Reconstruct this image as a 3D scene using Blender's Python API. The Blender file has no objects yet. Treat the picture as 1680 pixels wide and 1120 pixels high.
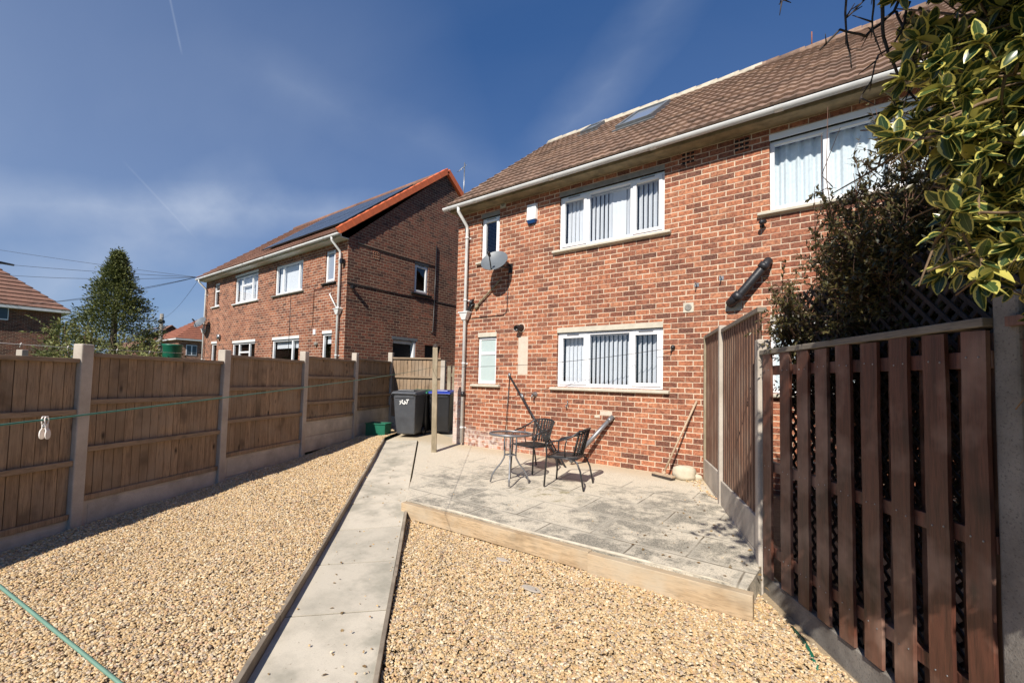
import bpy, math, random
import numpy as np
from mathutils import Vector, Matrix, noise as mnoise
random.seed(7); RNG = np.random.default_rng(7)
S = bpy.context.scene; COL = S.collection
PI = math.pi
# ------------------------------------------------------------------ camera
cam = bpy.data.objects.new('camera', bpy.data.cameras.new('camera')); COL.objects.link(cam)
_r = Vector((0.77793, 0.62784, 0.02527)); _u = Vector((0.01176, -0.05475, 0.99843)); _f = Vector((-0.62824, 0.77641, 0.04998))
cam.matrix_world = Matrix(((_r.x, _u.x, -_f.x, 6.9), (_r.y, _u.y, -_f.y, -7.2157), (_r.z, _u.z, -_f.z, 1.35), (0, 0, 0, 1)))
cam.data.sensor_width = 36; cam.data.lens = 36*747.6/1680; cam.data.shift_x = 0.0189; cam.data.shift_y = 0.0169
cam.data.clip_start = 0.02; cam.data.clip_end = 12000
S.camera = cam
# ------------------------------------------------------------------ light
SUN = Vector((0.245, -1.0, 0.85)).normalized()
sl = bpy.data.lights.new('sun', 'SUN'); sl.energy = 5.0; sl.angle = math.radians(0.5); sl.color = (1, 0.94, 0.85)
so = bpy.data.objects.new('sun', sl); COL.objects.link(so); so.rotation_euler = (-SUN).to_track_quat('-Z', 'Y').to_euler(); so.location = (10, -20, 20)
S.view_settings.view_transform = 'Standard'; S.view_settings.look = 'None'; S.view_settings.exposure = 0.40; S.view_settings.gamma = 1

# ------------------------------------------------------------------ node helper
class G:
    def __init__(s, nt): s.nt = nt; s.N = nt.nodes; s.L = nt.links
    def n(s, t, ins=None, **props):
        x = s.N.new(t)
        for k, v in props.items(): setattr(x, k, v)
        for k, v in (ins or {}).items():
            if isinstance(v, bpy.types.NodeSocket): s.L.new(v, x.inputs[k])
            else: x.inputs[k].default_value = v
        return x
    def m(s, op, a, b=0.0, c=None, clamp=False):
        i = {0: a, 1: b}
        if c is not None: i[2] = c
        return s.n('ShaderNodeMath', i, operation=op, use_clamp=clamp).outputs[0]
    def mix(s, f, a, b, bt='MIX'):
        x = s.n('ShaderNodeMix', data_type='RGBA', blend_type=bt)
        for i, v in ((0, f), (6, a), (7, b)):
            if isinstance(v, bpy.types.NodeSocket): s.L.new(v, x.inputs[i])
            else: x.inputs[i].default_value = (v if i == 0 else (*v, 1) if len(v) == 3 else v)
        return x.outputs[2]
    def noise(s, vec, sc=5, det=4, ro=.55, dist=0):
        return s.n('ShaderNodeTexNoise', {'Vector': vec, 'Scale': sc, 'Detail': det, 'Roughness': ro, 'Distortion': dist}).outputs[0]
    def ramp(s, f, pts, interp='LINEAR'):
        x = s.n('ShaderNodeValToRGB', {0: f}); e = x.color_ramp.elements; x.color_ramp.interpolation = interp
        while len(e) < len(pts): e.new(.5)
        for q, (p, c) in zip(e, pts): q.position = p; q.color = (*c, 1) if len(c) == 3 else c
        return x.outputs[0]
    def mr(s, v, a, b, c=0., d=1.):
        return s.n('ShaderNodeMapRange', {0: v, 1: a, 2: b, 3: c, 4: d}).outputs[0]
    def sxyz(s, v): return s.n('ShaderNodeSeparateXYZ', {0: v}).outputs
    def xyz(s, x, y, z): return s.n('ShaderNodeCombineXYZ', {0: x, 1: y, 2: z}).outputs[0]
    def scl(s, v, sc): return s.n('ShaderNodeMapping', {0: v, 3: sc}).outputs[0]
    def bump(s, h, st=.5, d=.01): return s.n('ShaderNodeBump', {'Height': h, 'Strength': st, 'Distance': d}).outputs[0]
def newmat(name):
    m = bpy.data.materials.new(name); m.use_nodes = True; g = G(m.node_tree)
    b = m.node_tree.nodes['Principled BSDF']; g.b = b; g.m_ = m
    g.obj = g.n('ShaderNodeTexCoord').outputs['Object']
    def out(col=None, rough=None, nor=None, **k):
        for key, v in (('Base Color', col), ('Roughness', rough), ('Normal', nor)):
            if v is None: continue
            if isinstance(v, bpy.types.NodeSocket): g.L.new(v, b.inputs[key])
            else: b.inputs[key].default_value = (*v, 1) if isinstance(v, tuple) else v
        for kk, v in k.items():
            kk = kk.replace('_', ' ')
            if isinstance(v, bpy.types.NodeSocket): g.L.new(v, b.inputs[kk])
            else: b.inputs[kk].default_value = v
        return m
    g.out = out
    return g
# ------------------------------------------------------------------ sky
W = bpy.data.worlds.new('World'); S.world = W; W.use_nodes = True
g = G(W.node_tree); bg = W.node_tree.nodes['Background']
sky = g.n('ShaderNodeTexSky', sky_type='NISHITA', sun_disc=False, sun_elevation=math.asin(SUN.z), sun_rotation=math.atan2(SUN.x, SUN.y), air_density=1.0, dust_density=0.3, ozone_density=3.0, altitude=50)
dv = g.n('ShaderNodeTexCoord').outputs['Generated']
nx = g.sxyz(dv)
pl = g.n('ShaderNodeVectorMath', {0: dv, 1: g.xyz(g.m('ADD', g.m('ABSOLUTE', nx[2]), .25), g.m('ADD', g.m('ABSOLUTE', nx[2]), .25), 1.)}, operation='DIVIDE').outputs[0]
rot = g.n('ShaderNodeMapping', {0: pl, 2: (0, 0, .9), 3: (.7, 1.5, .4)}).outputs[0]
c1 = g.noise(rot, 1.0, 6, .5, .5)
def dot(d):
    return g.n('ShaderNodeVectorMath', {0: dv, 1: tuple(Vector(d).normalized())}, operation='DOT_PRODUCT').outputs['Value']
def skydir(px, py):
    x = (px-808.3)/747.6; y = -(py-588.4)/747.6
    return (_r*x+_u*y+_f).normalized()
def band(A, B, w, spread, a0, a1):      # soft streak of cloud along the great circle A-B
    nrm = A.cross(B).normalized(); mid = (A+B).normalized(); hl = math.cos(A.angle(B)/2*spread)
    wobd = g.m('ADD', dot(nrm), g.m('MULTIPLY', g.m('SUBTRACT', g.noise(g.scl(dv, (6, 6, 6)), 1., 4, .6), .5), w*.9))
    return g.m('MULTIPLY', g.mr(g.m('ABSOLUTE', wobd), 0., w, 1., 0.), g.mr(dot(mid), hl, 1-(1-hl)*.4, 0., 1.), clamp=True)
gen = g.m('MULTIPLY', g.mr(c1, .40, .72, 0., .8), g.mr(nx[2], .05, .75, .55, .06), clamp=True)
b1 = band(skydir(-100, 540), skydir(360, 690*.5), .09, 1.6, 0, 1); b2 = band(skydir(-100, 330), skydir(560, 350), .05, 1.5, 0, 1); b3 = band(skydir(920, 220), skydir(1080, 20), .07, 2.0, 0, 1)
b4 = band(skydir(450, 130), skydir(900, 330), .06, 1.5, 0, 1)
streaks = g.mr(g.noise(g.n('ShaderNodeMapping', {0: dv, 2: (.4, .2, .6), 3: (3, 9, 12)}).outputs[0], 1., 5, .55), .3, .7, .35, 1.)
cm = g.m('MULTIPLY', g.m('ADD', g.m('ADD', g.m('MULTIPLY', b1, .36), g.m('MULTIPLY', b2, .34)), g.m('ADD', g.m('MULTIPLY', b3, .20), g.m('MULTIPLY', b4, .10))), streaks)
veil = g.mr(dot(skydir(-200, 520)), .55, 1.0, 0., .30)
def trail(A, B, w, k):
    nrm = A.cross(B).normalized(); mid = (A+B).normalized(); hl = math.cos(A.angle(B)/2)
    return g.m('MULTIPLY', g.m('MULTIPLY', g.mr(g.m('ABSOLUTE', dot(nrm)), 0., w, 1., 0.), g.mr(dot(mid), hl, hl+(1-hl)*.5, 0., 1.)), g.mr(g.noise(g.scl(dv, (30, 30, 30)), 1., 3), .3, .7, k*.5, k), clamp=True)
tr = g.m('ADD', trail(skydir(262, -80), skydir(299, 92), .0022, .22), trail(skydir(325, 395), skydir(200, 262), .0024, .11), clamp=True)
cm = g.m('ADD', g.m('ADD', g.m('MULTIPLY', gen, .45), cm), g.m('ADD', veil, tr), clamp=True)
skyc = g.mix(1., sky.outputs[0], (.62, .88, 1.18), 'MULTIPLY'); skyc = g.mix(.40, skyc, (0.24, 1.12, 3.5), 'MIX')
skyc = g.mix(cm, skyc, (5.6, 6.5, 8.2))
g.L.new(skyc, bg.inputs[0]); bg.inputs[1].default_value = 0.070

# ------------------------------------------------------------------ materials
def brick(name, cols, mortar, seed=0., dark=.35, effl=False, sc=1.0):
    g = newmat(name); o = g.sxyz(g.obj)
    nrm = g.sxyz(g.n('ShaderNodeNewGeometry').outputs['True Normal'])
    side = g.m('GREATER_THAN', g.m('ABSOLUTE', nrm[0]), .5)
    u = g.m('ADD', g.m('MULTIPLY', o[1], side), g.m('MULTIPLY', o[0], g.m('SUBTRACT', 1., side)))
    wob = g.noise(g.obj, 9, 2); wob2 = g.noise(g.scl(g.obj, (1.3, 1.3, 1.3)), 14, 2)
    u = g.m('ADD', u, g.m('MULTIPLY', g.m('SUBTRACT', wob, .5), .014)); v = g.m('ADD', o[2], g.m('MULTIPLY', g.m('SUBTRACT', wob2, .5), .010))
    v = g.m('ADD', v, 8.3)
    zr = g.m('DIVIDE', v, .083); row = g.m('FLOOR', zr)
    rn = g.n('ShaderNodeTexWhiteNoise', {'Vector': g.xyz(row, seed, 3.)}, noise_dimensions='3D').outputs[0]
    xr = g.m('ADD', g.m('ADD', g.m('DIVIDE', u, .225), g.m('MULTIPLY', g.m('MODULO', row, 2.), .5)), g.m('MULTIPLY', rn, .07))
    ci = g.m('FLOOR', xr); fx = g.m('FRACT', xr); fz = g.m('FRACT', zr)
    wn = g.n('ShaderNodeTexWhiteNoise', {'Vector': g.xyz(ci, row, seed)}, noise_dimensions='3D')
    jit = g.m('MULTIPLY', g.m('SUBTRACT', wn.outputs[0], .5), .006)
    dx = g.m('MULTIPLY', g.m('MINIMUM', fx, g.m('SUBTRACT', 1., fx)), .225); dz = g.m('MULTIPLY', g.m('MINIMUM', fz, g.m('SUBTRACT', 1., fz)), .083)
    ed = g.m('ADD', g.m('MULTIPLY', g.m('SUBTRACT', g.noise(g.obj, 45, 2), .5), .006), jit)
    dd = g.m('ADD', g.m('MINIMUM', dx, dz), ed)
    mo = g.mr(dd, .0042, .0080, 1., 0.)
    c = g.ramp(wn.outputs[0], cols)
    fine = g.noise(g.n('ShaderNodeVectorMath', {0: g.obj, 1: g.n('ShaderNodeVectorMath', {0: wn.outputs[1], 1: (3., 3., 3.)}, operation='MULTIPLY').outputs[0]}).outputs[0], 26, 5, .62)
    c = g.mix(g.mr(fine, .40, .62, 0., .85), c, g.mix(1., c, (.40, .33, .34), 'MULTIPLY'))
    c = g.mix(g.mr(g.noise(g.obj, 70, 3), .5, .8, 0., .35), c, (.62, .34, .2))
    big = g.noise(g.scl(g.obj, (1, 1, .8)), .9, 4, .6)
    c = g.mix(g.mr(big, .42, .70, 0., dark), c, g.mix(1., c, (.42, .40, .42), 'MULTIPLY'))
    st = g.noise(g.scl(g.obj, (5, 5, .5)), 1.6, 5, .65); c = g.mix(g.mr(st, .52, .72, 0., .5), c, g.mix(1., c, (.5, .47, .46), 'MULTIPLY'))
    mc = g.mix(g.mr(g.noise(g.obj, 6, 4), .35, .7), mortar, tuple(x*.72 for x in mortar))
    c = g.mix(mo, c, mc)
    if effl:
        e = g.m('MULTIPLY', g.mr(g.m('ADD', o[2], g.m('MULTIPLY', g.noise(g.obj, 5, 4), .35)), .62, .36), g.mr(g.noise(g.obj, 11, 4), .36, .6), clamp=True)
        e = g.m('MULTIPLY', e, g.mr(o[0], 2.6, 1.0))
        e2 = g.m('MULTIPLY', g.mr(o[0], .34, .1), g.m('MULTIPLY', g.mr(o[2], 1.5, .9), g.mr(g.noise(g.obj, 9, 4), .3, .55)))
        c = g.mix(g.m('MULTIPLY', g.m('ADD', e, e2, clamp=True), .75), c, (.60, .52, .47))
    h = g.m('ADD', g.m('MULTIPLY', g.m('SUBTRACT', 1., mo), .8), g.m('MULTIPLY', g.noise(g.obj, 55, 4, .65), .5))
    return g.out(c, .88, g.bump(h, .75, .007))
BR = [(0, (.43, .145, .068)), (.20, (.54, .205, .10)), (.38, (.36, .115, .057)), (.52, (.24, .085, .048)), (.66, (.56, .235, .12)), (.76, (.31, .11, .06)), (.86, (.155, .062, .04)), (.93, (.48, .18, .09)), (1, (.26, .095, .055))]
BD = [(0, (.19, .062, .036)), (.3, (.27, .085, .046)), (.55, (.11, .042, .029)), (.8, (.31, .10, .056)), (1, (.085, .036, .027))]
M = {}
M['brick'] = brick('orange_red_brick', BR, (.68, .52, .375), 1., .45, True)
M['brick_nb'] = brick('orange_red_brick_neighbour', BR, (.68, .52, .375), 2., .35)
M['brick_l'] = brick('brown_brick', [(p, tuple(v*q for v, q in zip(c, (.80, .74, .72)))) for p, c in BR], (.58, .45, .33), 3., .5)
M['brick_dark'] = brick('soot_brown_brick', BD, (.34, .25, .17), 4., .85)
def simple(name, col, rough=.6, var=.15, ns=8, bumpst=0., bs=40, met=0., **k):
    g = newmat(name); n = g.noise(g.obj, ns, 5, .6)
    c = g.mix(g.mr(n, .35, .7), col, tuple(x*(1-var) for x in col))
    nor = g.bump(g.noise(g.obj, bs, 4), bumpst, .01) if bumpst else None
    return g.out(c, rough, nor, Metallic=met, **k)
M['upvc'] = simple('white_upvc', (.80, .80, .80), .3, .06, 3)
M['gutter'] = simple('white_plastic_gutter', (.66, .66, .64), .4, .18, 4)
M['pipe'] = simple('white_downpipe', (.70, .69, .66), .45, .22, 3)
M['black'] = simple('black_plastic', (.018, .018, .02), .35, .3)
M['iron'] = simple('black_iron_pipe', (.022, .022, .026), .45, .4, 20, .3)
M['grey_metal'] = simple('galvanised_metal', (.34, .35, .36), .38, .3, 10, met=.7)
M['frame_metal'] = simple('dark_grey_tube', (.06, .06, .065), .36, .2, 10, met=.6)
M['table_metal'] = simple('grey_table_tube', (.25, .25, .26), .4, .2, 10, met=.5)
M['dish'] = simple('grey_dish', (.13, .145, .16), .45, .15, 6)
M['soffit'] = simple('weathered_cream_board', (.30, .245, .15), .8, .55, 5, .2, 20)
M['white_soffit'] = simple('white_board', (.68, .68, .66), .6, .1)
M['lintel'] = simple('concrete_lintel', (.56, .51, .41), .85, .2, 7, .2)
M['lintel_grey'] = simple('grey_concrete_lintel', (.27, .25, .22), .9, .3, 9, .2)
M['dark'] = simple('dark_void', (.012, .012, .012), .9, .1)
M['blind'] = simple('white_fabric_blind', (.74, .74, .76), .8, .05)
M['alarm'] = simple('white_alarm_plastic', (.82, .82, .80), .35, .04)
M['blue'] = simple('blue_plastic', (.01, .035, .30), .35, .15)
M['bluelens'] = simple('dark_blue_lens', (.01, .05, .16), .2, .1)
M['green'] = simple('green_plastic', (.01, .13, .075), .42, .2)
M['lime'] = simple('lime_plastic', (.35, .5, .03), .6, .2)
M['bin'] = simple('grey_bin_plastic', (.075, .08, .09), .38, .25, 5, .12, 120)
M['binblack'] = simple('black_bin_plastic', (.02, .021, .024), .4, .25, 5, .12, 120)
M['rope'] = simple('green_washing_line', (.05, .20, .15), .5, .3, 60)
M['fence_shadow_back'] = simple('board_shadow_line', (.035, .024, .017), .9)  # near-black sheet colour standing in for the shadow lines between fence boards
M['joint'] = simple('dirty_path_joint', (.17, .145, .105), .95, .5, 20)
M['rope_pale'] = simple('faded_green_line', (.15, .27, .20), .6, .2, 30)
M['wire'] = simple('dark_wire', (.03, .03, .035), .6, .1)
M['patch'] = simple('pale_render', (.60, .50, .40), .9, .16, 12, .2)
M['mortar'] = simple('pale_ridge_mortar', (.58, .51, .40), .9, .35, 9, .4, 25)
M['stone'] = simple('pale_stone', (.60, .53, .40), .9, .25, 6, .5, 18)
M['peg'] = simple('white_peg_plastic', (.80, .72, .66), .35, .05)
M['wood_handle'] = simple('worn_wood_handle', (.50, .37, .25), .7, .3, 14)
M['slate'] = simple('flashing_lead', (.16, .17, .18), .5, .3)
M['twig'] = simple('dark_bark', (.055, .042, .036), .85, .4, 20, .4)
M['twig_pale'] = simple('brown_stem', (.19, .12, .065), .8, .35, 20, .3)
M['orange_tile'] = simple('orange_verge_tile', (.74, .17, .06), .65, .2, 5)
M['curtain'] = simple('lace_curtain', (.74, .79, .80), .9, .14, 22)
M['red'] = simple('red_berry', (.55, .02, .02), .3, .1)
def glassm():
    g = newmat('window_glass'); N = g.nt.nodes; N.remove(g.b)
    ge = g.n('ShaderNodeNewGeometry'); dt = g.m('ABSOLUTE', g.n('ShaderNodeVectorMath', {0: ge.outputs['Normal'], 1: ge.outputs['Incoming']}, operation='DOT_PRODUCT').outputs['Value'])
    lw = g.m('POWER', g.m('SUBTRACT', 1., dt), 4.)
    tr = g.n('ShaderNodeBsdfTransparent', {0: (.90, .93, .95, 1)}).outputs[0]; gl = g.n('ShaderNodeBsdfGlossy', {'Color': (1, 1, 1, 1), 'Roughness': .01}).outputs[0]
    mx = g.n('ShaderNodeMixShader', {0: g.m('ADD', g.m('MULTIPLY', lw, .9), .08, clamp=True), 1: tr, 2: gl}).outputs[0]
    g.L.new(mx, N['Material Output'].inputs[0]); return g.m_
M['glass'] = glassm()
M['frost'] = simple('frosted_glass', (.44, .52, .50), .35, .08, 4)
M['sky_glass'] = newmat('roof_glass').out((.05, .065, .08), .06)
M['tinted'] = newmat('table_glass').out((.03, .024, .024), .06, Alpha=.42)
M['skyglow'] = newmat('pale_blue_glass').out((.25, .29, .36), .12)
def rooftile(name, cols):
    g = newmat(name); o = g.sxyz(g.obj)
    wn = g.n('ShaderNodeTexWhiteNoise', {'Vector': g.xyz(g.m('FLOOR', g.m('DIVIDE', o[0], .30)), g.m('FLOOR', g.m('DIVIDE', g.m('ADD', o[1], .4), .262)), 1.)}, noise_dimensions='3D').outputs[0]
    c = g.ramp(wn, cols); n = g.noise(g.obj, 13, 5, .65)
    c = g.mix(g.mr(n, .4, .72, 0., .6), c, tuple(x*.45 for x in cols[0][1]))
    lich = g.mr(g.noise(g.obj, 30, 4), .60, .7, 0., .5)
    c = g.mix(lich, c, (.30, .25, .17))
    return g.out(c, .9, g.bump(g.noise(g.obj, 60, 4), .4, .004))
M['tile'] = rooftile('brown_roof_tile', [(0, (.18, .115, .082)), (.5, (.25, .155, .11)), (1, (.33, .215, .15))])
M['tile_red'] = rooftile('red_brown_roof_tile', [(0, (.22, .115, .08)), (.5, (.28, .14, .095)), (1, (.19, .10, .07))])
M['tile_orange'] = rooftile('orange_roof_tile', [(0, (.30, .11, .065)), (.5, (.36, .13, .075)), (1, (.27, .10, .06))])
def woodm(name, a, b, knot=.5, axis='Z', tiles=.125, rough=.8, grey=None):
    g = newmat(name)
    isl = g.n('ShaderNodeNewGeometry').outputs['Random Per Island']
    sc = {'Z': (9, 9, .8), 'X': (.8, 9, 9), 'H': (1.0, 1.0, 14)}[axis]
    v = g.n('ShaderNodeVectorMath', {0: g.scl(g.obj, sc), 1: g.xyz(g.m('MULTIPLY', isl, 37.), g.m('MULTIPLY', isl, 17.), g.m('MULTIPLY', isl, 53.))}).outputs[0]
    n = g.noise(v, 2.2, 6, .62, .7); n2 = g.noise(v, 9, 4, .7)
    c = g.mix(g.mr(n, .32, .7), a, b)
    c = g.mix(g.mr(n2, .48, .66, 0., .6), c, tuple(x*.42 for x in b))
    c = g.mix(g.mr(isl, .1, 1., 0., .72), c, tuple(x*.45 for x in a))
    kv = g.n('ShaderNodeVectorMath', {0: g.obj, 1: g.xyz(g.m('MULTIPLY', isl, 7.), g.m('MULTIPLY', isl, 3.), g.m('MULTIPLY', isl, 5.))}).outputs[0]
    vo = g.n('ShaderNodeTexVoronoi', {'Vector': g.scl(kv, (6, 6, 2.6) if axis == 'Z' else (2.6, 2.6, 6)), 'Scale': 1.0}).outputs['Distance']
    c = g.mix(g.mr(vo, .05, .16, knot, 0.), c, tuple(x*.18 for x in b)); sm = g.noise(kv, 2.6, 3, .5); c = g.mix(g.mr(sm, .56, .70, 0., knot*.6), c, tuple(x*.40 for x in b))
    if grey: c = g.mix(g.mr(g.noise(g.obj, 2.5, 4), .45, .7, 0., .8), c, grey)
    return g.out(c, rough, g.bump(n2, .35, .004))
M['fence'] = woodm('brown_fence_board', (.44, .30, .18), (.18, .115, .068), 1., grey=(.30, .225, .155))
M['rail'] = woodm('pale_fence_rail', (.36, .26, .17), (.24, .165, .10), .5, 'H')
M['fence_red'] = woodm('red_brown_fence_board', (.27, .135, .08), (.12, .06, .038), .5, grey=(.22, .145, .10))
M['slat'] = woodm('dark_stained_slat', (.20, .072, .043), (.028, .013, .010), 1., rough=.5, grey=(.34, .22, .165))
M['lattice'] = woodm('dark_lattice', (.07, .045, .035), (.04, .026, .02), .1)
M['oldrail'] = woodm('weathered_rail', (.30, .26, .2), (.17, .14, .11), .5, 'H')
M['sleeper'] = woodm('pale_timber_sleeper', (.60, .44, .27), (.38, .26, .145), 1., 'X', grey=(.47, .39, .28))
M['kerb'] = woodm('weathered_edging_board', (.34, .28, .21), (.19, .145, .105), .3, 'H', grey=(.42, .35, .26))
M['postwood'] = woodm('green_weathered_post', (.36, .29, .19), (.22, .18, .11), .3, grey=(.42, .35, .25))
def concrete(name, a, b, sp=.5, st=.35):
    g = newmat(name); n = g.noise(g.obj, 3, 6, .65); f = g.noise(g.obj, 90, 3, .7)
    c = g.mix(g.mr(n, .35, .68), a, b); c = g.mix(g.mr(f, .55, .75, 0., sp), c, tuple(x*.5 for x in b))
    return g.out(c, .9, g.bump(g.m('ADD', n, g.m('MULTIPLY', f, .4)), st, .008))
M['conc'] = concrete('pale_concrete', (.50, .44, .37), (.36, .31, .255), .35)
M['conc_grey'] = concrete('grey_rough_concrete', (.29, .265, .23), (.12, .105, .09), .9, .9)
M['kickboard'] = concrete('gravel_board_concrete', (.56, .50, .42), (.36, .32, .265), .4)
def pathm():
    g = newmat('path_concrete'); o = g.sxyz(g.obj); n = g.noise(g.obj, 2.2, 6, .65); f = g.noise(g.obj, 130, 3, .7)
    bl = g.noise(g.scl(g.obj, (1, 1, 1)), 1.1, 5, .7); c = g.mix(g.mr(n, .42, .66), (.60, .535, .43), (.40, .36, .285)); c = g.mix(g.mr(bl, .50, .64, 0., .65), c, (.27, .255, .20)); c = g.mix(g.m('MULTIPLY', g.n('ShaderNodeNewGeometry').outputs['Random Per Island'], .35), c, (.36, .33, .27)); c = g.mix(g.mr(g.noise(g.obj, 38, 2), .70, .74, 0., .7), c, (.20, .15, .10)); c = g.mix(g.mr(f, .5, .8, 0., .4), c, (.26, .22, .17))
    return g.out(c, .9, g.bump(g.m('ADD', n, g.m('MULTIPLY', f, .4)), .3, .006))
M['path'] = pathm()
def patiom():
    g = newmat('patio_flags'); o = g.sxyz(g.obj)
    wob = g.m('MULTIPLY', g.m('SUBTRACT', g.noise(g.obj, 3, 3), .5), .03)
    u = g.m('ADD', g.m('ADD', o[0], wob), 3.0); v = g.m('ADD', g.m('ADD', o[1], wob), 6.02)
    vr = g.m('DIVIDE', v, .61); row = g.m('FLOOR', vr)
    ur = g.m('ADD', g.m('DIVIDE', u, .915), g.m('MULTIPLY', g.m('MODULO', row, 2.), .5)); ci = g.m('FLOOR', ur)
    fx = g.m('FRACT', ur); fz = g.m('FRACT', vr)
    d = g.m('MINIMUM', g.m('MULTIPLY', g.m('MINIMUM', fx, g.m('SUBTRACT', 1., fx)), .915), g.m('MULTIPLY', g.m('MINIMUM', fz, g.m('SUBTRACT', 1., fz)), .61))
    infl = g.m('MULTIPLY', g.m('LESS_THAN', o[1], -.75), g.m('GREATER_THAN', g.m('ADD', o[0], g.m('MULTIPLY', o[1], .1)), 1.2))
    jo = g.m('MULTIPLY', g.mr(d, .004, .011, 1., 0.), infl)
    jl = g.m('MULTIPLY', g.mr(g.m('ADD', d, g.m('MULTIPLY', g.noise(g.obj, 9, 5, .7), .14)), .07, .14, 1., 0.), infl)
    wn = g.n('ShaderNodeTexWhiteNoise', {'Vector': g.xyz(ci, row, 5.)}, noise_dimensions='3D').outputs[0]
    n = g.noise(g.obj, 5.5, 8, .74, .2); n2 = g.noise(g.obj, 1.1, 3, .55); f = g.noise(g.obj, 75, 4, .75)
    fac = g.m('ADD', g.m('MULTIPLY', n, .55), g.m('ADD', g.m('MULTIPLY', n2, .35), g.m('MULTIPLY', wn, .09)))
    c = g.mix(g.m('MULTIPLY', g.mr(g.m('ADD', fac, g.mr(g.m('SUBTRACT', o[0], o[1]), 3., 8., -.05, .035)), .485, .575), g.m('ADD', .15, g.m('MULTIPLY', infl, .85))), (.62, .55, .43), (.185, .172, .14))
    c = g.mix(g.mr(f, .42, .66, 0., .6), c, (.60, .53, .42))
    c = g.mix(g.mr(f, .50, .36, .0, .55), c, (.09, .085, .07))
    c = g.mix(g.m('MULTIPLY', jl, .62), c, (.52, .47, .38))
    c = g.mix(g.m('MULTIPLY', jo, g.mr(g.noise(g.obj, 2.3, 3), .4, .6, .2, 1.)), c, (.14, .115, .08))
    dirt = g.m('MULTIPLY', g.mr(g.m('ADD', o[1], g.m('MULTIPLY', g.noise(g.obj, 4, 4), .4)), -.4, .1), .8)
    c = g.mix(dirt, c, (.48, .38, .25))
    moss = g.m('MULTIPLY', g.mr(g.noise(g.obj, 6, 5), .52, .64), g.m('MULTIPLY', g.m('MULTIPLY', g.mr(o[0], 3.2, 3.5), g.mr(o[0], 4.2, 3.9)), g.m('MULTIPLY', g.mr(o[1], -2.35, -2.2), g.mr(o[1], -1.7, -1.9))))
    c = g.mix(g.m('MULTIPLY', moss, .85), c, (.16, .13, .03))
    h = g.m('ADD', g.m('MULTIPLY', g.m('SUBTRACT', 1., jo), .6), g.m('ADD', g.m('MULTIPLY', f, .35), g.m('MULTIPLY', n, .4)))
    return g.out(c, .92, g.bump(h, .55, .008))
M['patio'] = patiom()
def groundm(name, a, b, sc=3):
    g = newmat(name); n = g.noise(g.obj, sc, 6, .7); c = g.mix(g.mr(n, .35, .7), a, b)
    return g.out(c, .95, g.bump(g.noise(g.obj, 60, 4), .6, .02))
M['grass'] = groundm('grass', (.07, .10, .03), (.12, .12, .05)); M['soil'] = groundm('soil', (.20, .15, .09), (.12, .09, .055), 20)
M['bed'] = groundm('gravel_bed', (.42, .32, .20), (.30, .225, .14), 60)
def stonem():
    g = newmat('gravel_stone'); a = g.n('ShaderNodeVertexColor', layer_name='Col').outputs[0]
    c = g.mix(g.mr(g.noise(g.obj, 90, 3), .4, .7, 0., .35), a, g.mix(1., a, (.6, .55, .5), 'MULTIPLY'))
    return g.out(c, .75)
M['gravel'] = stonem()
def wickerm():
    g = newmat('black_wicker'); o = g.sxyz(g.obj)
    w = g.m('ADD', g.m('SINE', g.m('MULTIPLY', o[0], 420.)), g.m('SINE', g.m('MULTIPLY', o[2], 300.)))
    return g.out(g.mix(g.mr(w, -1., 1.5), (.012, .012, .012), (.055, .052, .05)), .45, g.bump(w, .6, .004))
M['wicker'] = wickerm()
def leafm(name, g1, g2, edge=None, tr=.25, rough=.35, spec=.5):
    g = newmat(name); uv = g.n('ShaderNodeUVMap', uv_map='UVMap').outputs[0]; s = g.sxyz(uv)
    isl = g.n('ShaderNodeNewGeometry').outputs['Random Per Island']
    c = g.mix(isl, g1, g2)
    if edge:
        wob = g.m('MULTIPLY', g.m('SUBTRACT', g.noise(g.n('ShaderNodeVectorMath', {0: uv, 1: g.xyz(g.m('MULTIPLY', isl, 90.), isl, 0.)}).outputs[0], 5.5, 3), .5), .55)
        e = g.m('ABSOLUTE', g.m('SUBTRACT', g.m('MULTIPLY', s[0], 2.), 1.)); v = g.m('ABSOLUTE', g.m('SUBTRACT', g.m('MULTIPLY', s[1], 2.), 1.))
        e = g.m('ADD', g.m('MAXIMUM', e, g.m('MULTIPLY', v, .8)), wob)
        thr = g.m('SUBTRACT', .66, g.m('MULTIPLY', g.m('GREATER_THAN', isl, .90), 1.1))
        my = g.m('GREATER_THAN', e, thr)
        c = g.mix(my, c, g.mix(g.m('FRACT', g.m('MULTIPLY', isl, 7.)), edge, tuple(x*.75 for x in edge)))
    mid = g.m('LESS_THAN', g.m('ABSOLUTE', g.m('SUBTRACT', s[0], .5)), .02)
    c = g.mix(g.m('MULTIPLY', mid, .35), c, (.35, .4, .15))
    g.out(c, rough)
    if tr:
        N = g.nt.nodes; t = g.n('ShaderNodeBsdfTranslucent', {0: c}).outputs[0]
        mx = g.n('ShaderNodeMixShader', {0: tr, 1: g.b.outputs[0], 2: t}).outputs[0]; g.L.new(mx, N['Material Output'].inputs[0])
    return g.m_
M['holly'] = leafm('variegated_leaf', (.018, .045, .018), (.07, .105, .03), (.60, .53, .13), .25, .3)
M['shrub'] = leafm('small_dark_leaf', (.035, .055, .014), (.085, .105, .028), None, .2, .42)
M['stem_red'] = simple('reddish_stem', (.13, .065, .04), .8, .35, 20, .3)
M['shrub_dark'] = leafm('small_bronze_leaf', (.05, .05, .018), (.15, .115, .042), None, .22, .38)
M['conifer'] = leafm('conifer_leaf', (.035, .055, .016), (.17, .18, .045), None, .2, .6)
M['bush'] = leafm('bush_leaf', (.12, .14, .04), (.24, .24, .07), None, .25, .6)
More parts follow.
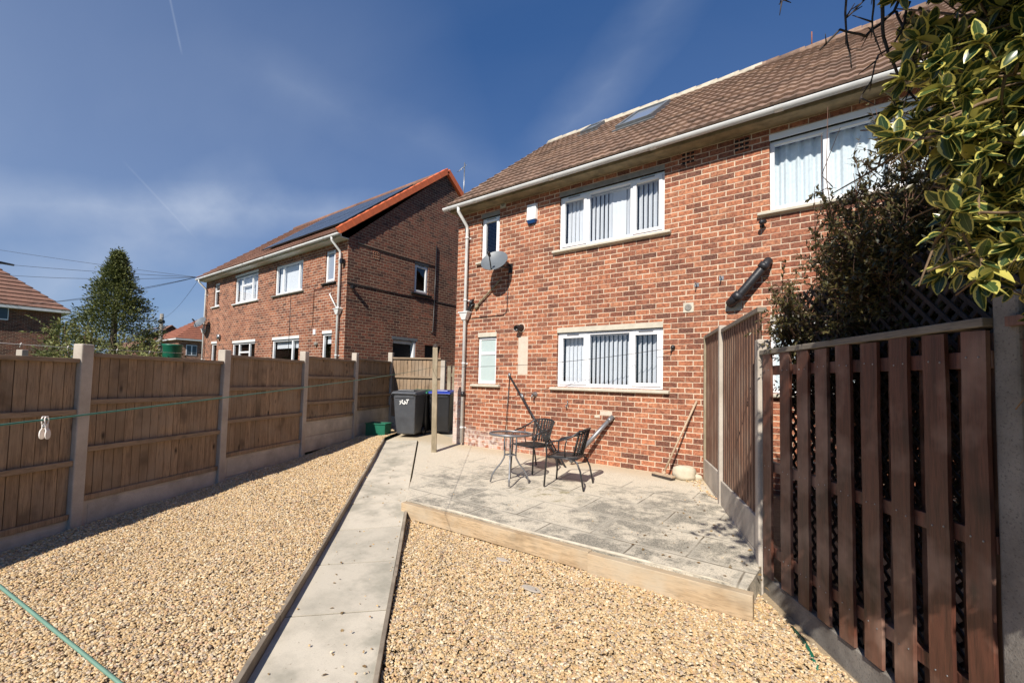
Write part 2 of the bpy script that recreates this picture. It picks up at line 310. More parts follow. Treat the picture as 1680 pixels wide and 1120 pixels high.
def solarm():
    g = newmat('solar_cells'); o = g.sxyz(g.obj)
    a = g.m('FRACT', g.m('DIVIDE', o[0], .16)); b = g.m('FRACT', g.m('DIVIDE', o[2], .10))
    ln = g.m('MAXIMUM', g.m('LESS_THAN', a, .07), g.m('LESS_THAN', b, .07))
    return g.out(g.mix(ln, (.03, .037, .05), (.16, .17, .19)), .22)
M['solar'] = solarm()

# ------------------------------------------------------------------ mesh builder
class MB:
    def __init__(s, T=None): s.v = []; s.f = []; s.mi = []; s.T = T or Matrix(); s.sm = []
    def add(s, vs, fs, mi=0, sm=False):
        o = len(s.v); s.v += [tuple(s.T @ Vector(p)) for p in vs]
        for f in fs: s.f.append(tuple(i+o for i in f)); s.mi.append(mi); s.sm.append(sm)
        return s
    def box(s, a, b, mi=0):
        x0, y0, z0 = a; x1, y1, z1 = b
        return s.add([(x0, y0, z0), (x1, y0, z0), (x1, y1, z0), (x0, y1, z0), (x0, y0, z1), (x1, y0, z1), (x1, y1, z1), (x0, y1, z1)],
                     [(0, 3, 2, 1), (4, 5, 6, 7), (0, 1, 5, 4), (1, 2, 6, 5), (2, 3, 7, 6), (3, 0, 4, 7)], mi)
    def obox(s, c, dirx, size, mi=0, up=Vector((0, 0, 1))):   # box centred at c with local x along dirx
        X = Vector(dirx).normalized(); Y = up.cross(X).normalized(); Z = X.cross(Y); c = Vector(c); vs = []
        for k in (-.5, .5):
            for j, i in ((-.5, -.5), (-.5, .5), (.5, .5), (.5, -.5)): vs.append(c + X*size[0]*i + Y*size[1]*j + Z*size[2]*k)
        return s.add(vs, [(0, 3, 2, 1), (4, 5, 6, 7), (0, 1, 5, 4), (1, 2, 6, 5), (2, 3, 7, 6), (3, 0, 4, 7)], mi)
    def tube(s, pts, r, n=8, mi=0, cap=True):
        pts = [Vector(p) for p in pts]; rs = r if isinstance(r, (list, tuple)) else [r]*len(pts); vs = []; fs = []; pu = None
        for i, p in enumerate(pts):
            d = (pts[min(i+1, len(pts)-1)]-pts[max(i-1, 0)]).normalized()
            u = (pu - d*pu.dot(d)) if pu is not None else d.orthogonal()
            if u.length < 1e-4: u = d.orthogonal()
            u.normalize(); pu = u; w = d.cross(u)
            for k in range(n):
                a = 2*PI*k/n; vs.append(p+(u*math.cos(a)+w*math.sin(a))*rs[i])
        for i in range(len(pts)-1):
            for k in range(n): fs.append((i*n+k, i*n+(k+1) % n, (i+1)*n+(k+1) % n, (i+1)*n+k))
        if cap: fs += [tuple(range(n))[::-1], tuple(range((len(pts)-1)*n, len(pts)*n))]
        return s.add(vs, fs, mi, True)
    def lathe(s, prof, c=(0, 0, 0), n=20, mi=0, sm=True, axis=None):
        R = Vector(axis).to_track_quat('Z', 'Y').to_matrix() if axis else Matrix.Identity(3); c = Vector(c); vs = []; fs = []
        for r, z in prof:
            for k in range(n): a = 2*PI*k/n; vs.append(c+R @ Vector((r*math.cos(a), r*math.sin(a), z)))
        for i in range(len(prof)-1):
            for k in range(n): fs.append((i*n+k, i*n+(k+1) % n, (i+1)*n+(k+1) % n, (i+1)*n+k))
        return s.add(vs, fs, mi, sm)
    def build(s, name, mats, parent=None, bevel=0, loc=None):
        me = bpy.data.meshes.new(name); me.from_pydata(s.v, [], s.f)
        mats = mats if isinstance(mats, (list, tuple)) else [mats]
        for m in mats: me.materials.append(M[m] if isinstance(m, str) else m)
        me.polygons.foreach_set('material_index', s.mi); me.polygons.foreach_set('use_smooth', s.sm); me.update()
        o = bpy.data.objects.new(name, me); COL.objects.link(o)
        if bevel:
            b = o.modifiers.new('bevel', 'BEVEL'); b.width = bevel; b.segments = 2; b.limit_method = 'ANGLE'; b.angle_limit = .7
        if parent: o.parent = parent
        return o
def tag(o, label=None, cat=None, group=None, kind=None):
    for k, v in (('label', label), ('category', cat), ('group', group), ('kind', kind)):
        if v: o[k] = v
    return o
def thing(name, label, cat, group=None, loc=(0, 0, 0), rz=0):
    e = bpy.data.objects.new(name, None); COL.objects.link(e); e.location = loc; e.rotation_euler = (0, 0, rz); e.empty_display_size = .1
    return tag(e, label, cat, group)
def copy_tree(o, parent=None):
    c = o.copy(); COL.objects.link(c)
    if parent: c.parent = parent
    for ch in list(o.children): copy_tree(ch, c)
    return c
def np_mesh(name, verts, faces, mat, parent=None, smooth=False, uv=None, col=None, matidx=None):
    """faces: (n,k) array"""
    me = bpy.data.meshes.new(name); nf, k = faces.shape
    me.vertices.add(len(verts)); me.vertices.foreach_set('co', verts.astype(np.float32).ravel())
    me.loops.add(nf*k); me.loops.foreach_set('vertex_index', faces.astype(np.int32).ravel())
    me.polygons.add(nf); me.polygons.foreach_set('loop_start', np.arange(0, nf*k, k, dtype=np.int32)); me.polygons.foreach_set('loop_total', np.full(nf, k, dtype=np.int32))
    me.polygons.foreach_set('use_smooth', np.full(nf, smooth)); me.update(calc_edges=True)
    for m in (mat if isinstance(mat, (list, tuple)) else [mat]): me.materials.append(M[m])
    if matidx is not None: me.polygons.foreach_set('material_index', matidx.astype(np.int32))
    if uv is not None:
        l = me.uv_layers.new(name='UVMap'); l.data.foreach_set('uv', uv[faces.ravel()].astype(np.float32).ravel())
    if col is not None:
        a = me.color_attributes.new('Col', 'FLOAT_COLOR', 'POINT'); a.data.foreach_set('color', col.astype(np.float32).ravel())
    me.validate()
    o = bpy.data.objects.new(name, me); COL.objects.link(o)
    if parent: o.parent = parent
    return o
def zpatio(y): return .045*y
def zpath(y): return .03+.08*y if y > -4.5 else -.33+.045*(y+4.5)

# ------------------------------------------------------------------ ground
mb = MB(); mb.add([(-900, -900, -.9), (900, -900, -.9), (900, 900, -.9), (-900, 900, -.9)], [(0, 1, 2, 3)]); tag(mb.build('ground', 'grass'), kind='structure')
LP = [(2.2, -9.6), (1.31, -7.9), (.43, -6.18), (-.45, -4.46), (-1.32, -2.74), (-2.2, -1.02), (-3.07, .70)]
mb = MB(); mb.add([(2.2, -9.6, -.35), (-.45, -4.46, -.1), (-3.07, .7, .03), (-4.3, 6, .1), (-60, 30, .1), (-60, -40, 0), (-4, -30, -.4)], [(0, 1, 2, 3, 4, 5, 6)])
tag(mb.build('lawn', 'grass'), kind='structure')
mb = MB(); mb.add([(5.12, 0, -.06), (5.6, -1.15, -.1), (6.27, -2.72, -.3), (7.4, -4.4, -.45), (9.8, -8, -.6), (24, -8, -.6), (24, 14, 0), (12, 14, -.06), (10.4, 0, -.06)], [(0, 1, 2, 3, 4, 5, 6, 7, 8)])
tag(mb.build('neighbour_yard', 'soil'), kind='structure')
# alley between the houses
mb = MB(); mb.add([(-4.3, .0, .0), (-3.0, .6, .012), (0, .2, .012), (0, 9, .03), (-4.3, 9, .03)], [(0, 1, 2, 3, 4)]); tag(mb.build('side_passage', 'path'), kind='structure')
# gravel beds
pd = Vector((-5.61, 5.32)).normalized(); pn = Vector((pd.y, -pd.x)) * -1  # pn points to the left of the path
if pn.x > 0: pn = -pn
L0 = Vector((4.16, -5.98))
def pl(t, off): p = L0 + pd*t - pn*off*1.0; return p       # off measured to the right of the left edge
TEND = 7.55
def gz_left(x, y):       # left gravel: blend between fence foot and path edge
    fz = .0+.05*y
    d = (Vector((x, y))-L0).dot(pn); w = max(0., min(1., d/2.2))
    return (zpath(y)+.055)*(1-w)+(fz+.02)*w
def gz_right(x, y): return -.33+.035*(y+3.3)
mb = MB()
def strip(mb, A, B, zf, dz=0., n=24, mi=0):
    vs = []; fs = []
    for i in range(n+1):
        t = i/n; 
        for P in (A, B):
            q = P[0]*(1-t)+P[1]*t; vs.append((q.x, q.y, zf(q.x, q.y)+dz))
    for i in range(n): fs.append((2*i, 2*i+1, 2*i+3, 2*i+2))
    mb.add(vs, fs, mi)
A = (Vector((2.25, -9.6)), Vector((-2.95, .55))); Bm = (pl(-3.6, -1.1), pl(TEND-.4, -.75)); B = (pl(-3.6, -.02), pl(TEND+.25, -.02))
strip(mb, A, Bm, gz_left, -.012); strip(mb, Bm, B, gz_left, -.012)
C0 = (pl(-3.6, .74), pl(2.9, .74)); Dq = (Vector((9.3, -7.2)), Vector((6.3, -2.85)))
def gzr2(x, y): return gz_right(x, y)-.012
vs = [(*pl(-3.6, .74), gzr2(*pl(-3.6, .74))), (9.6, -7.9, -.51), (7.37, -4.38, gzr2(0, -4.38)), (6.27, -2.75, gzr2(0, -2.75)), (6.2, -3.2, gzr2(0, -3.2)), (2.6, -3.3, gzr2(0, -3.3))]
mb.add(vs, [(0, 1, 2, 3, 4, 5)])
tag(mb.build('gravel_bed', 'bed'), kind='structure')
# loose stones
def inpoly(P, poly):
    x, y = P[:, 0], P[:, 1]; c = np.zeros(len(P), bool); j = len(poly)-1
    for i in range(len(poly)):
        xi, yi = poly[i]; xj, yj = poly[j]
        m = ((yi > y) != (yj > y)) & (x < (xj-xi)*(y-yi)/(yj-yi+1e-12)+xi); c ^= m; j = i
    return c
ICO_V = []; _p = (1+5**.5)/2
for a in (-1, 1):
    for b in (-_p, _p): ICO_V += [(0, a, b), (a, b, 0), (b, 0, a)]
ICO_V = np.array(ICO_V, float); ICO_V /= np.linalg.norm(ICO_V[0])
_f = []
for i in range(12):
    for j in range(i+1, 12):
        for k in range(j+1, 12):
            a, b, c = ICO_V[i], ICO_V[j], ICO_V[k]
            if max(np.linalg.norm(a-b), np.linalg.norm(b-c), np.linalg.norm(a-c)) < 1.2:
                _f.append((i, j, k) if np.dot(np.cross(b-a, c-a), a) > 0 else (i, k, j))
ICO_F = np.array(_f)
PAL = np.array([(.60, .44, .25), (.66, .52, .33), (.50, .35, .19), (.46, .38, .30), (.70, .61, .46), (.58, .40, .20), (.36, .28, .22), (.63, .48, .31), (.55, .36, .24)])
def stones(poly, zf, dens, size, n_layers=2):
    poly = np.array(poly); lo = poly.min(0); hi = poly.max(0); n = int(np.prod(hi-lo)*dens)
    P = RNG.random((n, 2))*(hi-lo)+lo; P = P[inpoly(P, poly)]; n = len(P)
    z = np.array([zf(x, y) for x, y in P]); und = np.array([mnoise.noise(Vector((x*1.1, y*1.1, 0)))*.032 for x, y in P])
    s = size*(.62+.75*RNG.random(n)**1.5); ax = np.stack([s*(.8+.5*RNG.random(n)), s*(.6+.4*RNG.random(n)), s*(.4+.3*RNG.random(n))], 1)
    V = ICO_V[None]*(1+.22*(RNG.random((n, 12, 1))-.5))*ax[:, None]
    th = RNG.random(n)*2*PI; ti = (RNG.random(n)-.5)*1.0; ca, sa, cb, sb = np.cos(th), np.sin(th), np.cos(ti), np.sin(ti)
    x, y, zz = V[..., 0], V[..., 1], V[..., 2]
    x, zz = x*cb[:, None]+zz*sb[:, None], -x*sb[:, None]+zz*cb[:, None]
    x, y = x*ca[:, None]-y*sa[:, None], x*sa[:, None]+y*ca[:, None]
    V = np.stack([x+P[:, 0:1], y+P[:, 1:2], zz+(z+und+RNG.random(n)*.014)[:, None]], -1).reshape(-1, 3)
    F = (ICO_F[None]+(np.arange(n)*12)[:, None, None]).reshape(-1, 3)
    c = np.array([.95, .915, .85])*PAL[RNG.choice(len(PAL), n, p=[.2, .17, .13, .1, .12, .1, .05, .08, .05])]*(.82+.36*RNG.random((n, 1)))
    c = np.repeat(np.concatenate([c, np.ones((n, 1))], 1), 12, 0)
    return V, F, c
def join(parts):
    o = 0; Vs, Fs, Cs = [], [], []
    for V, F, c in parts: Vs.append(V); Fs.append(F+o); Cs.append(c); o += len(V)
    return np.concatenate(Vs), np.concatenate(Fs), np.concatenate(Cs)
fe = lambda i, o=.09: (LP[i][0]+.89*o, LP[i][1]+.454*o)
pe = lambda t, o: tuple(pl(t, o))
near_poly = [fe(1), pe(-1.7, -.02), pe(2.0, -.02), fe(3)]
mid_poly = [fe(3), pe(2.0, -.02), pe(TEND+.1, -.02), (-1.75, -.1), (-2.6, .35), fe(6)]
V1 = stones(near_poly, gz_left, 7600, .0106)
V2 = stones(mid_poly, gz_left, 4600, .0122)
V, F, c = join([V1, V2]); o = np_mesh('gravel', V, F, 'gravel', smooth=False, col=c); tag(o, 'golden gravel filling the garden between the left fence and the path', 'gravel', kind='stuff')
rp = [pe(-2.2, .75), (8.2, -6.2), (7.30, -4.42), (6.22, -2.85), (6.22, -3.36), (2.55, -3.46), pe(2.75, .75)]
V, F, c = stones(rp, gz_right, 7600, .0106); o = np_mesh('gravel', V, F, 'gravel', smooth=False, col=c); tag(o, 'golden gravel bed below the patio edge, right of the path', 'gravel', kind='stuff')

# path
mb = MB()
n = 13; L = (TEND+3.6)/n; 
for i in range(n):
    t0 = -3.6+i*L+.009; t1 = t0+L-.018; q = [pl(t0, 0), pl(t0, .71), pl(t1, .71), pl(t1, 0)]
    vs = [(p.x, p.y, zpath(p.y)) for p in q]+[(p.x, p.y, zpath(p.y)-.08) for p in q]
    mb.add(vs, [(0, 1, 2, 3), (0, 4, 5, 1), (1, 5, 6, 2), (2, 6, 7, 3), (3, 7, 4, 0)])
for i in range(n+1):
    t0 = -3.6+i*L-.011; q = [pl(t0, 0), pl(t0, .71), pl(t0+.022, .71), pl(t0+.022, 0)]
    mb.add([(p.x, p.y, zpath(p.y)-.006) for p in q], [(0, 1, 2, 3)], 1)
tag(mb.build('path', ['path', 'joint']), kind='structure')
def board_line(name, t0, t1, off, top, w, mat, label):
    mb = MB(); n = 8; seg = (t1-t0)/n
    for i in range(n):
        a, b = t0+seg*i+.003, t0+seg*(i+1)-.003; jz = random.uniform(-.004, .004); jo = random.uniform(-.004, .004)
        q = [pl(a, off+jo), pl(a, off+w+jo), pl(b, off+w+jo), pl(b, off+jo)]
        vs = [(p.x, p.y, zpath(p.y)+top+jz) for p in q]+[(p.x, p.y, zpath(p.y)-.15) for p in q]
        mb.add(vs, [(0, 1, 2, 3), (0, 4, 5, 1), (1, 5, 6, 2), (2, 6, 7, 3), (3, 7, 4, 0), (4, 7, 6, 5)])
    return tag(mb.build(name, mat, bevel=.003), label, 'edging')
board_line('path_edging', -3.6, TEND, -.035, .075, .033, 'kerb', 'timber edging board on the fence side of the path, standing above the slabs')
board_line('path_edging', -3.6, 4.1, .714, .018, .03, 'kerb', 'low timber edging board on the patio side of the path')

# patio
mb = MB()
PO = [(2.47, -3.40), (6.22, -3.28), (6.24, -2.69), (5.57, -1.09), (5.12, 0), (0, 0), (-.1, .35), (-1.5, .9), (-2.1, .45), tuple(pl(TEND+.02, .0)), tuple(pl(TEND+.02, .745)), tuple(pl(4.2, .76))]
PO = PO[:10]+[tuple(pl(TEND+.02, .745)), tuple(pl(4.2, .745))]
top = [(x, y, zpatio(y)) for x, y in PO]; nb = len(PO)
mb.add(top+[(x, y, z-.35) for x, y, z in top], [tuple(range(nb))]+[(i, i+nb, (i+1) % nb+nb, (i+1) % nb) for i in range(nb)])
o = mb.build('patio', 'patio'); tag(o, kind='structure')
# haunch of concrete at patio side
# timber sleepers along the patio front
slp = thing('timber_sleeper_edge', 'pale timber sleepers laid end to end along the raised patio edge', 'sleeper edging')
for a, b, h, dz in (((2.51, -3.455), (4.98, -3.375), .17, .004), ((4.985, -3.405), (6.27, -3.335), .185, .0)):
    mb = MB(); A_, B_ = Vector((*a, 0)), Vector((*b, 0)); mid = (A_+B_)/2; d = (B_-A_)
    mb.obox((mid.x, mid.y, zpatio(mid.y)+dz-h/2), d, (d.length, .085, h))
    mb.build('sleeper', 'sleeper', slp, bevel=.006)
mb = MB(); mb.tube([(2.5, -3.38, -.149), (3.3, -3.35, -.142), (4.2, -3.33, -.146), (5.2, -3.30, -.144), (6.1, -3.27, -.146)], [.008, .02, .010, .018, .008], 6)
mb.build('mortar_bead', 'mortar', slp)
# broken slate bits on gravel
for i, (x, y, s, rz) in enumerate(((4.25, -3.72, .055, .3), (4.78, -4.02, .07, .1))):
    mb = MB(); k = 9; vs = [(x+s*(.8+.3*random.random())*math.cos(2*PI*j/k)*1.2, y+s*.5*(.8+.4*random.random())*math.sin(2*PI*j/k), gz_right(x, y)+.03) for j in range(k)]
    mb.add(vs+[(a, b, c-.012) for a, b, c in vs], [tuple(range(k))]+[(j, j+k, (j+1) % k+k, (j+1) % k) for j in range(k)])
    tag(mb.build('broken_slab_piece', 'conc'), ('small', 'larger')[i]+' pale broken slab piece lying on the gravel in front of the sleepers', 'stone piece')

# stray stones on paving
Va = stones([pe(-1.5, .03), pe(-1.5, .70), pe(7.2, .70), pe(7.2, .03)], lambda x, y: zpath(y)+.004, 9, .010)
Vb = stones([pe(-1.5, .50), pe(-1.5, .70), pe(4.2, .70), pe(4.2, .50)], lambda x, y: zpath(y)+.004, 40, .009)
Vc = stones([(2.7, -3.3), (6.1, -3.2), (5.3, -.4), (1.0, -.3), (.6, -1.4)], lambda x, y: zpatio(y)+.003, 6, .009)
V, F, c = join([Va, Vb, Vc]); tag(np_mesh('stray_gravel', V, F, 'gravel', col=c), 'stray gravel stones kicked onto the path and patio', 'gravel', kind='stuff')
# ------------------------------------------------------------------ houses
def wall(mb, x0, x1, z0, z1, ops, th=.10):
    xs = sorted({x0, x1, *[o[0] for o in ops], *[o[1] for o in ops]}); zs = sorted({z0, z1, *[o[2] for o in ops], *[o[3] for o in ops]})
    for i in range(len(xs)-1):
        for j in range(len(zs)-1):
            cx, cz = (xs[i]+xs[i+1])/2, (zs[j]+zs[j+1])/2
            if any(o[0] < cx < o[1] and o[2] < cz < o[3] for o in ops): continue
            mb.add([(xs[i], 0, zs[j]), (xs[i+1], 0, zs[j]), (xs[i+1], 0, zs[j+1]), (xs[i], 0, zs[j+1])], [(0, 1, 2, 3)])
    for a, b, c, d in ops:
        mb.add([(a, 0, c), (b, 0, c), (b, 0, d), (a, 0, d), (a, th, c), (b, th, c), (b, th, d), (a, th, d)], [(0, 4, 5, 1), (1, 5, 6, 2), (2, 6, 7, 3), (3, 7, 4, 0)])
def window(T, x0, x1, z0, z1, parent, mull=(), sash=(), blind=None, sill=True, lintel=None, pane='glass', trans=(), label=None, rec=.045, sillmat='lintel', fw=.055):
    """frame mesh with panes, sill, lintel and blind as sub-parts. mull = x positions; sash = indices of opening lights"""
    mb = MB(T); e = .002
    mb.box((x0+e, rec, z0+e), (x0+fw, rec+.07, z1-e)); mb.box((x1-fw, rec, z0+e), (x1-e, rec+.07, z1-e))
    mb.box((x0+fw, rec, z1-fw), (x1-fw, rec+.07, z1-e)); mb.box((x0+fw, rec, z0+e), (x1-fw, rec+.07, z0+fw+.01))
    xs = [x0+fw*.5]+list(mull)+[x1-fw*.5]
    for x in mull: mb.box((x-.033, rec+.002, z0+fw), (x+.033, rec+.068, z1-fw))
    panes = []
    for i in range(len(xs)-1):
        a, b, c, d = xs[i]+.03, xs[i+1]-.03, z0+fw, z1-fw
        zz = [c-.01]+[t for (k, t) in trans if k == i]+[d+.01]
        for k, t in trans:
            if k == i: mb.box((a, rec+.003, t-.03), (b, rec+.067, t+.03))
        for q in range(len(zz)-1):
            pa, pb, pc, pdz = a, b, zz[q]+(.03 if q else .01), zz[q+1]-(.03 if q < len(zz)-2 else .01)
            if i in sash or (i, q) in sash:
                w = .045; mb.box((pa-.012, rec-.016, pc-.012), (pa+w, rec+.04, pdz+.012)); mb.box((pb-w, rec-.016, pc-.012), (pb+.012, rec+.04, pdz+.012))
                mb.box((pa+w, rec-.016, pc-.012), (pb-w, rec+.04, pc+w)); mb.box((pa+w, rec-.016, pdz-w), (pb-w, rec+.04, pdz+.012)); mb.box(((pa+pb)/2-.12, rec-.028, pdz+.0), ((pa+pb)/2+.12, rec-.014, pdz+.02), 1)
                panes.append((pa+w-.005, pb-w+.005, pc+w-.005, pdz-w+.005))
            else: panes.append((pa-.006, pb+.006, pc-.006, pdz+.006))
    o = mb.build('window', ['upvc', 'table_metal'], parent, bevel=.004); 
    if label: o['label'] = label
    mb = MB(T)
    for a, b, c, d in panes: mb.add([(a, rec+.02, c), (b, rec+.02, c), (b, rec+.02, d), (a, rec+.02, d)], [(0, 1, 2, 3)])
    mb.build('pane', pane, o)
    if blind == 'vertical':
        mb = MB(T)
        for ip, (a, b, c, d) in enumerate(panes):
            x = a+.0; k = 0
            base = {0: -.22, 1: -.50, 2: -.58}.get(ip, -.4)
            while x < b:
                an = base+random.uniform(-.08, .08)
                if ip == 1 and blindgap is not None and blindgap[0] < (x-a)/(b-a) < blindgap[1]: an = .12
                dx, dy = math.cos(an)*.0445, math.sin(an)*.0445; cx = x+.03; dz = random.uniform(0, .02)
                zb = c-.03+dz; vs = []
                for sgn in (-1, -.33, .33, 1):
                    bow = .006*(1-sgn*sgn)
                    for z in (zb, d+.03): vs.append((cx+dx*sgn-dy/.0445*bow, rec+.135+dy*sgn+bow, z))
                mb.add(vs, [(0, 2, 3, 1), (2, 4, 5, 3), (4, 6, 7, 5)], 0, True)
                x += .081
        mb.box((x0+.03, rec+.10, z1-.07), (x1-.03, rec+.17, z1-.03)); mb.build('vertical_blind', 'blind', o)
    if blind == 'curtain':
        mb = MB(T); n = 220; vs = []; fs = []
        for i in range(n+1):
            x = x0+.04+(x1-x0-.08)*i/n; y = rec+.14+.018*math.sin(x*38+1.5*math.sin(x*9))+.01*math.sin(x*90)
            vs += [(x, y, z0+.02), (x, y, z1-.03)]
        for i in range(n): fs.append((2*i, 2*i+2, 2*i+3, 2*i+1))
        mb.add(vs, fs, 0, True); mb.build('lace_curtain', 'curtain', o)
    if blind == 'roller':
        mb = MB(T); mb.box((x0+.06, rec+.12, z1-.28), (x1-.06, rec+.125, z1-.05)); mb.build('roller_blind', 'blind', o)
    if blind == 'net':
        mb = MB(T); mb.box((x0+.05, rec+.12, z0+.03), (x1-.05, rec+.125, z1-.05)); mb.build('net_curtain', 'blind', o)
    if sill:
        mb = MB(T); L = .11 if sill is True else sill
        mb.add([(x0-L, -.07, z0-.055), (x1+L, -.07, z0-.055), (x1+L, -.07, z0-.018), (x0-L, -.07, z0-.018), (x0-L, .0, z0-.07), (x1+L, .0, z0-.07), (x1+L, .04, z0+.0), (x0-L, .04, z0+.0)],
               [(0, 1, 2, 3), (3, 2, 6, 7), (0, 4, 5, 1), (0, 3, 7, 4), (1, 5, 6, 2)])
        mb.build('sill', sillmat, o, bevel=.005)
    if lintel:
        mb = MB(T); mb.box((x0-.0, -.004, z1), (x1+.0, .06, z1+.09)); mb.build('lintel', lintel, o, bevel=.003)
    return o
blindgap = None
def roof_front(name, x0, x1, ye, ze, yr, zr, mat, parent, dx=.0375, exp=.335, T=None, amp=.016, per=.15):
    L = math.hypot(yr-ye, zr-ze); n = max(1, round(L/exp)); sy, sz = (yr-ye)/L, (zr-ze)/L; ny, nz = -sz, sy
    nxs = int((x1-x0)/dx)+1; X = np.linspace(x0, x1, nxs); V = []; 
    for r in range(n):
        sh = 0.
        prof = amp*(.5+.5*np.cos(2*PI*(X)/per))**.7
        jit = np.array([mnoise.noise(Vector((math.floor(x/.3)*7.3, r*3.1, 0)))*.005 for x in X])
        sag = np.array([mnoise.noise(Vector((x*.5, r*.3, 5)))*.015 for x in X])
        for s, h in ((r*L/n-.02, .038), (r*L/n-.02, .04), ((r+1)*L/n, .006)):
            if h == .038: hh = prof*0+ .012+sag
            else: hh = h+prof+jit*(h > .01)+sag
            V.append(np.stack([X, ye+sy*s+ny*hh, ze+sz*s+nz*hh], 1))
    V = np.concatenate(V); rows = 3*n; I = np.arange(nxs-1)
    F = []
    for r in range(rows-1):
        if r % 3 == 2: continue
        a = r*nxs+I; F.append(np.stack([a, a+1, a+nxs+1, a+nxs], 1))
    F = np.concatenate(F)
    o = np_mesh(name, V, F, mat, parent, smooth=False)
    return o
def slab(mb, x0, x1, ya, za, yb, zb, t=.03, mi=0):
    mb.add([(x0, ya, za), (x1, ya, za), (x1, yb, zb), (x0, yb, zb), (x0, ya, za-t), (x1, ya, za-t), (x1, yb, zb-t), (x0, yb, zb-t)], [(0, 1, 2, 3), (4, 7, 6, 5), (0, 4, 5, 1), (1, 5, 6, 2), (2, 6, 7, 3), (3, 7, 4, 0)], mi)
I4 = Matrix()
def faceX(X, Y0=0.): return Matrix(((0, -1, 0, X), (1, 0, 0, Y0), (0, 0, 1, 0), (0, 0, 0, 1)))   # local x->+Y, local y(inward)->-X  : wall facing +X
def gutter(parent, x0, x1, y, z, mat='gutter', hangers=True):
    mb = MB(); n = 10; vs = []; fs = []
    for x in (x0, x1):
        for rr in (.058, .052):
            for k in range(n+1): a = PI+PI*k/n; vs.append((x, y+rr*math.cos(a), z+rr*math.sin(a)))
    m = n+1
    for k in range(n): fs += [(k, k+1, 2*m+k+1, 2*m+k), (m+k+1, m+k, 3*m+k, 3*m+k+1)]
    for b in (0, 2*m): fs += [tuple(b+k for k in range(m))]
    fs += [(0, 2*m, 3*m, m), (n, m+n, 3*m+n, 2*m+n)]
    mb.add(vs, fs, 0, True)
    x = x0+.9
    while x < x1 and hangers:
        mb.tube([(x-.045, y, z-.003), (x+.045, y, z-.003)], .0, 4)
        vs = []; 
        for xx in (x-.05, x+.05):
            for k in range(n+1): a = PI+PI*k/n; vs.append((xx, y+.064*math.cos(a), z+.064*math.sin(a)))
        mb.add(vs, [(k, k+1, m+k+1, m+k) for k in range(n)], 0, True); x += 1.83
    return mb.build('gutter', mat, parent)
def house_shell(h, x0, x1, ze, zr, ybk, ops, bmat, gmat=None, left_gable=False, right_gable=False, z0=-.9, gable_ops=(), yr=3.75):
    mb = MB(); wall(mb, x0, x1, z0, ze, ops); mb.build('wall', bmat, h)
    mb = MB(); mb.add([(x0, ybk, z0), (x1, ybk, z0), (x1, ybk, ze), (x0, ybk, ze)], [(3, 2, 1, 0)]); mb.build('wall', bmat, h)
    gm = gmat or bmat
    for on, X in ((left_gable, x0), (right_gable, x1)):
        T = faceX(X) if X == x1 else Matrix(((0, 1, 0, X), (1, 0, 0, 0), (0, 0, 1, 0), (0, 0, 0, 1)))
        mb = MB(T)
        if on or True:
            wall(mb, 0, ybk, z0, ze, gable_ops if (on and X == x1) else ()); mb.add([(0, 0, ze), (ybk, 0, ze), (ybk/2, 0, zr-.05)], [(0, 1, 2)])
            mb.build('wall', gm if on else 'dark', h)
def eaves(h, x0, x1, z, mat, y=-.26):
    mb = MB(); mb.box((x0, y, z-.03), (x1, y+.02, z+.10)); mb.box((x0, y+.02, z-.03), (x1, 0, z-.015)); mb.build('soffit', mat, h)
ZE, ZR, YR = 5.02, 8.27, 3.75
# --- main house
OPS = [(2.57, 4.50, 3.81, 4.80), (2.57, 4.49, 1.29, 2.27), (.67, 1.16, 3.87, 4.79), (.65, 1.15, 1.30, 2.27)]
h = thing('brick_house', 'orange brick house facing the patio, with vertical blinds in two wide windows', 'house', 'semi detached brick houses')
house_shell(h, 0, 5.2, ZE, ZR, 7.5, OPS, 'brick', left_gable=True, z0=-.4)
roof_front('roof', -.06, 5.2, -.34, ZE+.09, YR, ZR+.02, 'tile', h)
mb = MB(); slab(mb, -.06, 5.2, -.30, ZE+.07, YR, ZR-.02, .04); slab(mb, -.06, 5.2, YR, ZR+.02, 7.9, ZE+.07, .05); mb.build('roof_underlay', 'tile', h)
eaves(h, -.02, 5.2, ZE, 'soffit'); gutter(h, -.12, 5.2, -.35, ZE+.045)
mb = MB()
x = -.06
while x < 5.15:
    mb.tube([(x, YR, ZR+.0+random.uniform(-.008, .008)), (x+.44, YR, ZR+.012)], [.10, .105], 10); x += .45
mb.tube([(-.05, YR-.11, ZR-.045), (2.6, YR-.115, ZR-.05), (5.2, YR-.11, ZR-.045)], [.05, .06, .05], 7, 1); mb.build('ridge', ['mortar', 'mortar'], h)
mb = MB(); 
for i in range(14): # verge mortar + tile ends
    t = i/14; y = -.32+(YR+.32)*t; z = ZE+.09+(ZR-ZE-.07)*t; mb.obox((-.055, y+.14, z+.12), (0, 1, .78), (.31, .05, .045))
mb.build('verge', 'mortar', h)
blindgap = (.45, .75)
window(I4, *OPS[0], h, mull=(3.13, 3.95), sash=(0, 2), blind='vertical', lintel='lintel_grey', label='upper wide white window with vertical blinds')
blindgap = None
window(I4, *OPS[1], h, mull=(3.17, 3.955), sash=(0, 2), blind='vertical', lintel='lintel', label='lower wide white window with vertical blinds')
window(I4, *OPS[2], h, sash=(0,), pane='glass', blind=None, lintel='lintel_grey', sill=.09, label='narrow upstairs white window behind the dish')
window(I4, *OPS[3], h, trans=((0, 1.93),), pane='frost', lintel='lintel', sill=.13, label='narrow ground floor window with frosted glass')
# render patch where a pipe was
mb = MB(); mb.box((1.70, -.006, 1.50), (1.93, .02, 2.23)); mb.build('rendered_patch', 'patch', h, bevel=.004)
